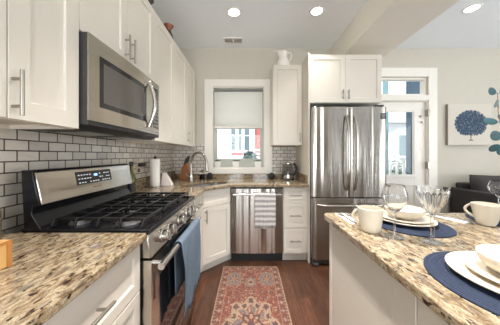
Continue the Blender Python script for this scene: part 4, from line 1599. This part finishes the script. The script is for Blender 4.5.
# ---- rug
def make_rug():
    x0, x1, y0, y1 = -.285, .318, .72, 2.285
    nx, ny = 75, 190
    bm = bmesh.new()
    cols = []
    g = []
    rust, dark, cream, blue, tan, red = srgb(150, 88, 70), srgb(92, 72, 72), srgb(190, 164, 138), srgb(136, 126, 122), srgb(172, 130, 102), srgb(134, 72, 58)
    rr = random.Random(11)
    cells = {}
    def pat(u, v, W_, L_):
        # u,v metres from centre
        au, av = abs(u), abs(v)
        eu, ev = W_ / 2 - au, L_ / 2 - av
        e_ = min(eu, ev)
        if e_ < .010:
            return cream
        if e_ < .022:
            s_ = (v if eu < ev else u)
            return dark if int(s_ * 60) % 2 else tan
        if e_ < .068:
            s_ = (av if eu < ev else au)
            ph = (s_ * 100) % 9
            q = abs(ph - 4.5)
            w_ = abs(e_ - .045) * 100
            dd_ = q + w_
            if dd_ < 1.3:
                return cream
            if dd_ < 2.2:
                return blue
            if dd_ < 3.0:
                return rust
            return dark if rr.random() < .45 else red
        if e_ < .076:
            return tan
        # field
        # medallion
        r = math.hypot(u / .19, v / .27)
        th = math.atan2(v / .27, u / .19)
        lob = 1 + .12 * math.cos(8 * th)
        if r < lob:
            q = r / lob
            if q > .92:
                return cream
            if q > .74:
                return dark if math.cos(16 * th) > -.3 else cream
            if q > .66:
                return cream
            if q > .42:
                return blue if math.cos(8 * th + 1.5) > .2 else rust if math.cos(24 * th) > 0 else cream
            if q > .34:
                return dark
            if q > .15:
                return cream if math.cos(8 * th) > 0 else red
            return dark
        # corner medallions
        cu, cv = au - .165, av - .555
        r = math.hypot(cu / .085, cv / .12)
        th = math.atan2(cv, cu)
        if r < 1 + .15 * math.cos(6 * th):
            if r > .8:
                return tan if math.cos(12 * th) > 0 else blue
            if r > .45:
                return blue
            if r > .28:
                return cream if math.cos(8 * th) > 0 else dark
            return tan
        # small pendant between corners
        r = math.hypot(au / .05, (av - .50) / .075)
        if r < 1:
            return blue if r > .6 else cream if r > .35 else red
        # floral scatter, mirrored
        key = (int(au * 100) // 3, int(av * 100) // 3)
        if key not in cells:
            cells[key] = (rr.random(), rr.uniform(.6, 2.4), rr.uniform(.6, 2.4), rr.choice([cream, blue, tan, dark, cream, tan]))
        p, ox, oy, cc = cells[key]
        dx = (au * 100) % 3 - ox
        dy = (av * 100) % 3 - oy
        if p < .62 and dx * dx + dy * dy < .75:
            return cc
        if abs(math.sin(au * 42 + 1.3 * math.sin(av * 31))) < .16:
            return dark if p < .5 else tan
        return rust if p < .55 else red
    def make(nx_, ny_):
        vs = [[bm.verts.new((x0 + (x1 - x0) * i / nx_, y0 + (y1 - y0) * j / ny_, .007)) for i in range(nx_ + 1)] for j in range(ny_ + 1)]
        lay = bm.loops.layers.float_color.new('pattern')
        for j in range(ny_):
            for i in range(nx_):
                f_ = bm.faces.new((vs[j][i], vs[j][i + 1], vs[j + 1][i + 1], vs[j + 1][i]))
                u = ((i + .5) / nx_ - .5) * (x1 - x0)
                v = ((j + .5) / ny_ - .5) * (y1 - y0)
                c_ = pat(u, v, x1 - x0, y1 - y0)
                c_ = tuple(.66 * (.78 * a_ + .22 * b_) for a_, b_ in zip(c_, srgb(140, 96, 80)))
                if rr.random() < .2:
                    q_ = rr.choice([rust, dark, cream, blue, tan, red])
                    c_ = tuple(.5 * a_ + .33 * b_ for a_, b_ in zip(c_, q_))
                k = .8 + .36 * rr.random()
                for l in f_.loops:
                    l[lay] = (c_[0] * k, c_[1] * k, c_[2] * k, 1)
        # edge skirt
        ed = [vs[0][i] for i in range(nx_ + 1)] + [vs[j][nx_] for j in range(1, ny_ + 1)] + [vs[ny_][i] for i in range(nx_ - 1, -1, -1)] + [vs[j][0] for j in range(ny_ - 1, 0, -1)]
        lo = [bm.verts.new((p.co.x, p.co.y, .0005)) for p in ed]
        n_ = len(ed)
        for i in range(n_):
            f_ = bm.faces.new((ed[i], lo[i], lo[(i + 1) % n_], ed[(i + 1) % n_]))
            for l in f_.loops:
                l[lay] = (*cream, 1)
    make(nx, ny)
    o = mesh_obj('rug', bm, vcol('rug_wool', .95, .3))
    tag(o, 'rust red patterned runner rug with medallion on the wood floor', 'rug')
make_rug()

# ---- canvas picture
def canvas():
    x0, x1, z0, z1 = 2.875, 3.505, 1.395, 1.985
    y = YB - .04
    t = thing('canvas_picture', 'square canvas of a blue sea fan on pale ground, hung by the door', 'picture', ((x0 + x1) / 2, YB, z0))
    n = 150
    bm = bmesh.new()
    lay = bm.loops.layers.float_color.new('pattern')
    rr = random.Random(5)
    g = [[srgb(214, 207, 194)] * n for _ in range(n)]
    def put(px, pz, c, r=0.8):
        for i in range(int(px - r), int(px + r) + 1):
            for j in range(int(pz - r), int(pz + r) + 1):
                if 0 <= i < n and 0 <= j < n and (i - px) ** 2 + (j - pz) ** 2 <= r * r + .3:
                    g[j][i] = c
    def grow(x, z, a, L, dep):
        st_ = int(L)
        for s_ in range(st_):
            x += math.cos(a)
            z += math.sin(a)
            dx, dz = (x - 78) / 57, (z - 78) / 50
            if dx * dx + dz * dz > 1 + .15 * rr.random() or z < 33:
                return
            sh = rr.random()
            c = srgb(38 + 40 * sh, 58 + 42 * sh, 80 + 44 * sh)
            put(x, z, c, .7 + (.9 if dep < 2 else .35))
            a += rr.uniform(-.12, .12)
        if dep < 8:
            for _ in range(2 if rr.random() < .7 else 3):
                grow(x, z, a + rr.uniform(-.75, .75), L * rr.uniform(.72, .95), dep + 1)
    for k in range(15):
        grow(78, 30, PI * (-.04 + 1.08 * k / 14), 17, 0)
    for k in range(9000):
        a = rr.uniform(0, 2 * PI)
        q = math.sqrt(rr.random())
        rq = 1 - .12 * rr.random() * (1 + math.sin(a * 23))
        px, pz = 78 + 57 * q * rq * math.cos(a), 78 + 50 * q * rq * math.sin(a)
        if pz > 40 - 6 * abs(math.sin(px * .4)):
            sh = rr.random()
            put(px, pz, srgb(34 + 44 * sh, 54 + 46 * sh, 76 + 46 * sh), rr.choice([.4, 1.2]))
    for z in range(17, 40):
        put(78, z, srgb(48, 52, 72), 1.8)
    for x in range(72, 86):
        put(x, 17, srgb(62, 62, 76), 1.2)
    vs = [[bm.verts.new((x0 + (x1 - x0) * i / n, y, z0 + (z1 - z0) * j / n)) for i in range(n + 1)] for j in range(n + 1)]
    for j in range(n):
        for i in range(n):
            f_ = bm.faces.new((vs[j][i], vs[j][i + 1], vs[j + 1][i + 1], vs[j + 1][i]))
            for l in f_.loops:
                l[lay] = (*g[j][i], 1)
    mesh_obj('painting', bm, vcol('canvas_paint', .85, .1, .06), t, recalc=False)
    mesh_obj('stretcher', MB().box(x0, x1, y + .0008, YB - .001, z0, z1), plain('canvas_edge', srgb(150, 142, 130), .85), t)
canvas()

# ---- sofa
t = thing('sofa', 'charcoal fabric sofa against the living room wall under the canvas', 'sofa', (3.6, 2.5, 0))
mesh_obj('frame', MB().box(2.96, 4.42, 2.12, 2.87, .08, .40), 'sofa', t, bevel=.03, seg=3)
mesh_obj('arm', MB().box(2.885, 2.955, 2.10, 2.95, .06, .79), 'sofa', t, bevel=.02, seg=3)
mesh_obj('arm', MB().box(4.425, 4.52, 2.10, 2.95, .06, .79), 'sofa', t, bevel=.02, seg=3)
mesh_obj('backrest', MB().box(2.96, 4.42, 2.875, 2.95, .08, .86), 'sofa', t, bevel=.02, seg=3)
for (a, b) in ((2.962, 3.69), (3.695, 4.42)):
    mesh_obj('seat_cushion', MB().box(a, b, 2.11, 2.86, .405, .52), 'sofa', t, bevel=.04, seg=3)
def pillow(x0, x1, y, z0, z1):
    mb = MB()
    nx, nz = 16, 12
    for sgn in (-1, 1):
        vs = []
        for j in range(nz + 1):
            row = []
            for i in range(nx + 1):
                a, b = i / nx * 2 - 1, j / nz * 2 - 1
                th = .10 * max(0, (1 - a ** 4) * (1 - b ** 4)) ** .5
                px = (x0 + x1) / 2 + (x1 - x0) / 2 * a * (1 - .05 * (1 - abs(b)))
                pz = (z0 + z1) / 2 + (z1 - z0) / 2 * b * (1 - .06 * (1 - abs(a)))
                row.append(mb.bm.verts.new((px, y + sgn * th + (pz - z0) * .18, pz)))
            vs.append(row)
        for j in range(nz):
            for i in range(nx):
                mb.bm.faces.new((vs[j][i], vs[j][i + 1], vs[j + 1][i + 1], vs[j + 1][i]))
    bmesh.ops.remove_doubles(mb.bm, verts=mb.bm.verts, dist=1e-5)
    return mesh_obj('back_cushion', mb, 'sofa', t, sharp=70)
pillow(2.965, 3.69, 2.68, .52, .985)
pillow(3.695, 4.42, 2.68, .52, .985)
for (a, b) in ((2.92, 2.16), (4.47, 2.16), (2.92, 2.86), (4.47, 2.86)):
    mesh_obj('leg', MB().tube([(a, b, 0), (a, b, .09)], .022, 12), 'walnut', t)

# ---- eucalyptus in a vase at the right of the island
vx, vy = 1.66, .72
t = thing('eucalyptus_stems', 'teal eucalyptus branches leaning in front of the canvas picture', 'plant', (vx, vy, TOP))
rr = random.Random(21)
def branch(p0, p1, bend):
    p0, p1 = Vector(p0), Vector(p1)
    pts = []
    for i in range(13):
        f_ = i / 12
        pts.append(p0.lerp(p1, f_) + Vector(bend) * math.sin(PI * f_))
    mesh_obj('stem', MB().tube(pts, [.003 - .0018 * i / 12 for i in range(13)], 8), 'stem', t)
    return pts
def leaf_at(p, dir_, r):
    d_ = Vector(dir_).normalized()
    s_ = d_.cross(Vector((rr.uniform(-.3, .3), -1, rr.uniform(-.4, .4)))).normalized()
    nrm = d_.cross(s_).normalized()
    mb = MB()
    K = 18
    c_ = p + d_ * (r + .008)
    ring = []
    for k in range(K):
        a = 2 * PI * k / K
        ring.append(c_ + d_ * (r * math.cos(a)) + s_ * (r * .82 * math.sin(a)) + nrm * (.12 * r * math.sin(a) ** 2))
    top = [mb.bm.verts.new(q) for q in ring]
    bot = [mb.bm.verts.new(q - nrm * .0008) for q in ring]
    ct = mb.bm.verts.new(c_)
    cb_ = mb.bm.verts.new(c_ - nrm * .0008)
    for k in range(K):
        j = (k + 1) % K
        mb.bm.faces.new((top[k], top[j], ct))
        mb.bm.faces.new((bot[j], bot[k], cb_))
        mb.bm.faces.new((top[j], top[k], bot[k], bot[j]))
    mb.tube([p, p + d_ * .012], .0012, 6)
    mesh_obj('leaf', mb, 'leaf', t, sharp=60)
def smooth(P, n=20):
    P = [Vector(p) for p in P]
    Q = [P[0]] + P + [P[-1]]
    out = []
    for k in range(len(P) - 1):
        a, b, c, d_ = Q[k], Q[k + 1], Q[k + 2], Q[k + 3]
        m_ = n // (len(P) - 1)
        for i in range(m_):
            u = i / m_
            out.append(.5 * ((2 * b) + (c - a) * u + (2 * a - 5 * b + 4 * c - d_) * u * u + (3 * b - a - 3 * c + d_) * u ** 3))
    out.append(P[-1])
    return out
def branch(P):
    pts = smooth(P)
    mesh_obj('stem', MB().tube(pts, [.003 - .0018 * i / (len(pts) - 1) for i in range(len(pts))], 8), 'stem', t)
    return pts
b1 = branch([(vx, vy, TOP + .04), (vx - .022, vy + .012, TOP + .225), (1.50, .82, 1.20), (1.27, .97, 1.27), (1.225, 1.0, 1.41), (1.212, 1.0, 1.55)])
b2 = branch([(vx + .012, vy, TOP + .04), (vx - .014, vy + .02, TOP + .225), (1.52, .84, 1.205), (1.34, .97, 1.25), (1.24, 1.0, 1.30)])
b3 = branch([(vx, vy + .012, TOP + .04), (vx - .024, vy + .002, TOP + .225), (1.54, .80, 1.26), (1.36, .95, 1.42), (1.30, .98, 1.58)])
for b_, sizes in ((b1, (.025, .033)), (b2, (.025, .030)), (b3, (.027, .033))):
    for i in range(6, len(b_), 2 if len(b_) < 20 else 2):
        ax = (b_[min(i + 1, len(b_) - 1)] - b_[i - 1]).normalized()
        for sg in (-1, 1):
            side = ax.cross(Vector((0, -1, 0))).normalized()
            leaf_at(b_[i], side * sg + ax * .45 + Vector((0, rr.uniform(-.9, .9), 0)), rr.uniform(*sizes) * (1 if i < len(b_) - 3 else .8))
vz = thing('flower_vase', 'clear glass vase holding the eucalyptus on the island', 'vase', (vx, vy, TOP))
mesh_obj('glass', MB().lathe([(0, 0), (.05, 0), (.055, .01), (.06, .12), (.04, .19), (.045, .22), (.042, .22), (.037, .19), (.056, .12), (.051, .014), (0, .012)], (vx, vy, TOP), 36), 'thin', vz)

# ================================================================ OUTSIDE
GZ = -.6
struct('ground', MB().box(-12, 20, YB + .3, 30, GZ - .1, GZ), plain('pavement', srgb(190, 188, 182), .9))
struct('porch_floor', MB().box(1.0, 5.5, YB + .2, 5.2, GZ, -.02), plain('porch_boards', srgb(200, 198, 194), .7))
def siding():
    m, nt, b = new_mat('white_siding')
    tc = N(nt, 'ShaderNodeTexCoord')
    wv = N(nt, 'ShaderNodeTexWave', wave_profile='SAW', bands_direction='Z')
    wv.inputs['Scale'].default_value = 1.6
    nt.links.new(tc.outputs['Object'], wv.inputs[0])
    c = ramp(nt, wv.outputs['Fac'], [(0, srgb(222, 224, 226)), (.9, srgb(238, 240, 240)), (1, srgb(190, 194, 198))])
    nt.links.new(c, b.inputs['Base Color'])
    b.inputs['Roughness'].default_value = .7
    return m
M['siding'] = siding()
M['dimglass'] = plain('house_glass', srgb(104, 122, 132), .15)
M['brick'] = plain('red_brick', srgb(178, 96, 92), .85, var=.2, scale=30)
M['owhite'] = plain('outdoor_white', srgb(236, 238, 238), .6)
t = thing('street_house', 'white sided house across the yard seen through the kitchen window', 'house', (-1, 9.5, GZ))
mesh_obj('wall', MB().box(-7, .26, 9.0, 13, GZ, 6.5), 'siding', t)
for (xa, xb) in ((-.78, -.60), (-.46, -.32), (-.20, .02)):
    z0, z1 = 1.45, 2.75
    mb = MB()
    for (a, b, c_, e_) in ((xa - .06, xa, z0 - .06, z1 + .06), (xb, xb + .06, z0 - .06, z1 + .06), (xa, xb, z1, z1 + .06), (xa, xb, z0 - .06, z0), (xa, xb, (z0 + z1) / 2 - .02, (z0 + z1) / 2 + .02)):
        mb.box(a, b, 8.95, 9.0, c_, e_)
    f_ = mesh_obj('window_frame', mb, 'owhite', t)
    mesh_obj('pane', MB().box(xa, xb, 8.975, 8.999, z0, z1), 'dimglass', f_)
mesh_obj('roof', MB().prism([(8.6, 6.5), (13.4, 6.5), (11, 8.5)], 'X', -7.3, .25), plain('roof_shingle', srgb(90, 88, 86), .9), t)
t = thing('street_house', 'red brick house beyond the white house, seen at the window edge', 'house', (2.2, 10, GZ))
mesh_obj('wall', MB().box(.262, 1.4, 9.2, 13, GZ, 6.2), 'brick', t)
mesh_obj('roof', MB().prism([(9.0, 6.2), (13.2, 6.2), (11, 7.8)], 'X', .262, 1.5), plain('slate_roof', srgb(80, 80, 84), .9), t)
mb = MB()
for k in range(5):
    mb.box(.27, 1.3, 9.15, 9.2, .75 + k * .17, .83 + k * .17)
mesh_obj('white_band', mb, 'owhite', t)
t = thing('garden_wall', 'white wall below the neighbour windows', 'wall', (-1, 8, GZ))
mesh_obj('masonry', MB().box(-5, .25, 7.6, 7.75, GZ, 1.19), 'owhite', t)
mesh_obj('coping', MB().box(-5.05, .28, 7.56, 7.79, 1.19, 1.23), 'owhite', t)
t = thing('flower_box', 'small red box on the white garden wall seen through the kitchen window', 'box', (-.44, 7.66, 1.231))  # plain box standing in for an unidentified red streak
mb = MB()
for (a, b, c_, e_, f_, g_) in ((-.66, -.22, 7.60, 7.615, 1.231, 1.33), (-.66, -.22, 7.715, 7.73, 1.231, 1.33), (-.66, -.645, 7.615, 7.715, 1.231, 1.33), (-.235, -.22, 7.615, 7.715, 1.231, 1.33), (-.645, -.235, 7.615, 7.715, 1.231, 1.245)):
    mb.box(a, b, c_, e_, f_, g_)
mesh_obj('box_shell', mb, plain('red_paint', srgb(190, 52, 54), .5), t)
mesh_obj('soil', MB().box(-.644, -.236, 7.616, 7.714, 1.246, 1.31), plain('dark_soil', srgb(70, 56, 46), .9), t)
# shrub
def shrub(name, label, c, r, n, mat, seed):
    rr = random.Random(seed)
    mb = MB()
    for k in range(n):
        d_ = Vector((rr.gauss(0, 1), rr.gauss(0, 1), rr.gauss(0, 1))).normalized()
        p = Vector(c) + Vector((d_.x * r[0], d_.y * r[1], d_.z * r[2])) * rr.uniform(.55, 1)
        a = Vector((rr.uniform(-1, 1), rr.uniform(-1, 1), rr.uniform(-1, 1))).normalized()
        b = a.cross(d_)
        if b.length < .05:
            continue
        b.normalize()
        s_ = rr.uniform(.04, .08)
        mb.quad([p - a * s_, p + b * s_ * .6, p + a * s_, p - b * s_ * .6])
    t = thing(name, label, 'shrub', (c[0], c[1], GZ))
    mesh_obj('foliage', mb, mat, t)
    mesh_obj('trunk', MB().tube([(c[0], c[1], GZ), (c[0], c[1], c[2])], .05, 8), 'stem', t)
M['shrub'] = plain('grey_green_leaf', srgb(96, 112, 112), .7, var=.25, scale=20)
shrub('shrub', 'grey green shrub low in the kitchen window before the brick house', (.03, 5.2, 1.14), (.17, .14, .20), 700, 'shrub', 2)
# porch railing and posts seen through the door
M['teal'] = plain('blue_post_paint', srgb(48, 76, 98), .5)
for (a, b, lab) in ((3.17, 3.47, 'broad dark blue porch post near the door hinge side'), (2.70, 2.735, 'slim pale blue porch post beside the refrigerator edge of the door')):
    o = mesh_obj('porch_post', MB().box(a, b, 4.02, 4.14, -.02, 3.1).box(a - .02, b + .02, 4.0, 4.16, -.02, .10), 'teal' if b - a > .1 else plain('pale_teal_paint', srgb(122, 158, 172), .5))  # slim post: same blue paint, brightness put into the colour
    tag(o, lab, 'post', 'blue porch posts')
t = thing('porch_railing', 'white porch railing outside the living room door', 'railing', (2.9, 4.6, -.02))
mesh_obj('top_rail', MB().box(1.6, 5.0, 4.55, 4.65, 1.13, 1.20), 'owhite', t)
mesh_obj('bottom_rail', MB().box(1.6, 5.0, 4.57, 4.63, .1, .15), 'owhite', t)
for k in range(22):
    xx = 1.65 + k * .15
    mesh_obj('baluster', MB().box(xx, xx + .04, 4.58, 4.62, .15, 1.13), 'owhite', t)
for xx in (1.58, 5.0):
    mesh_obj('post', MB().box(xx - .05, xx + .05, 4.54, 4.66, -.02, 1.27), 'owhite', t)
t = thing('street_house', 'pale grey house across the street seen through the door glass', 'house', (9, 16, GZ))
M['pale'] = plain('pale_siding', srgb(206, 210, 216), .8)
mesh_obj('wall', MB().box(4.5, 16, 14, 20, GZ, 3.4), 'pale', t)
mesh_obj('roof', MB().prism([(13.5, 3.4), (20.5, 3.4), (17, 6)], 'X', 4.2, 16.3), plain('grey_shingle', srgb(176, 180, 186), .9), t)
for (xa, xb, za, zb) in ((7.4, 8.1, 1.2, 2.6), (8.7, 9.4, 1.2, 2.6), (10.2, 11.0, 1.2, 2.6)):
    f_ = mesh_obj('window_frame', MB().box(xa - .1, xb + .1, 13.93, 14.0, za - .1, zb + .1), 'owhite', t)
    mesh_obj('pane', MB().box(xa, xb, 13.9, 13.93, za, zb), 'dimglass', f_)
shrub('shrub', 'leafy shrub beyond the porch railing seen through the door glass', (5.2, 7.5, .5), (.6, .5, .7), 600, 'green', 9)
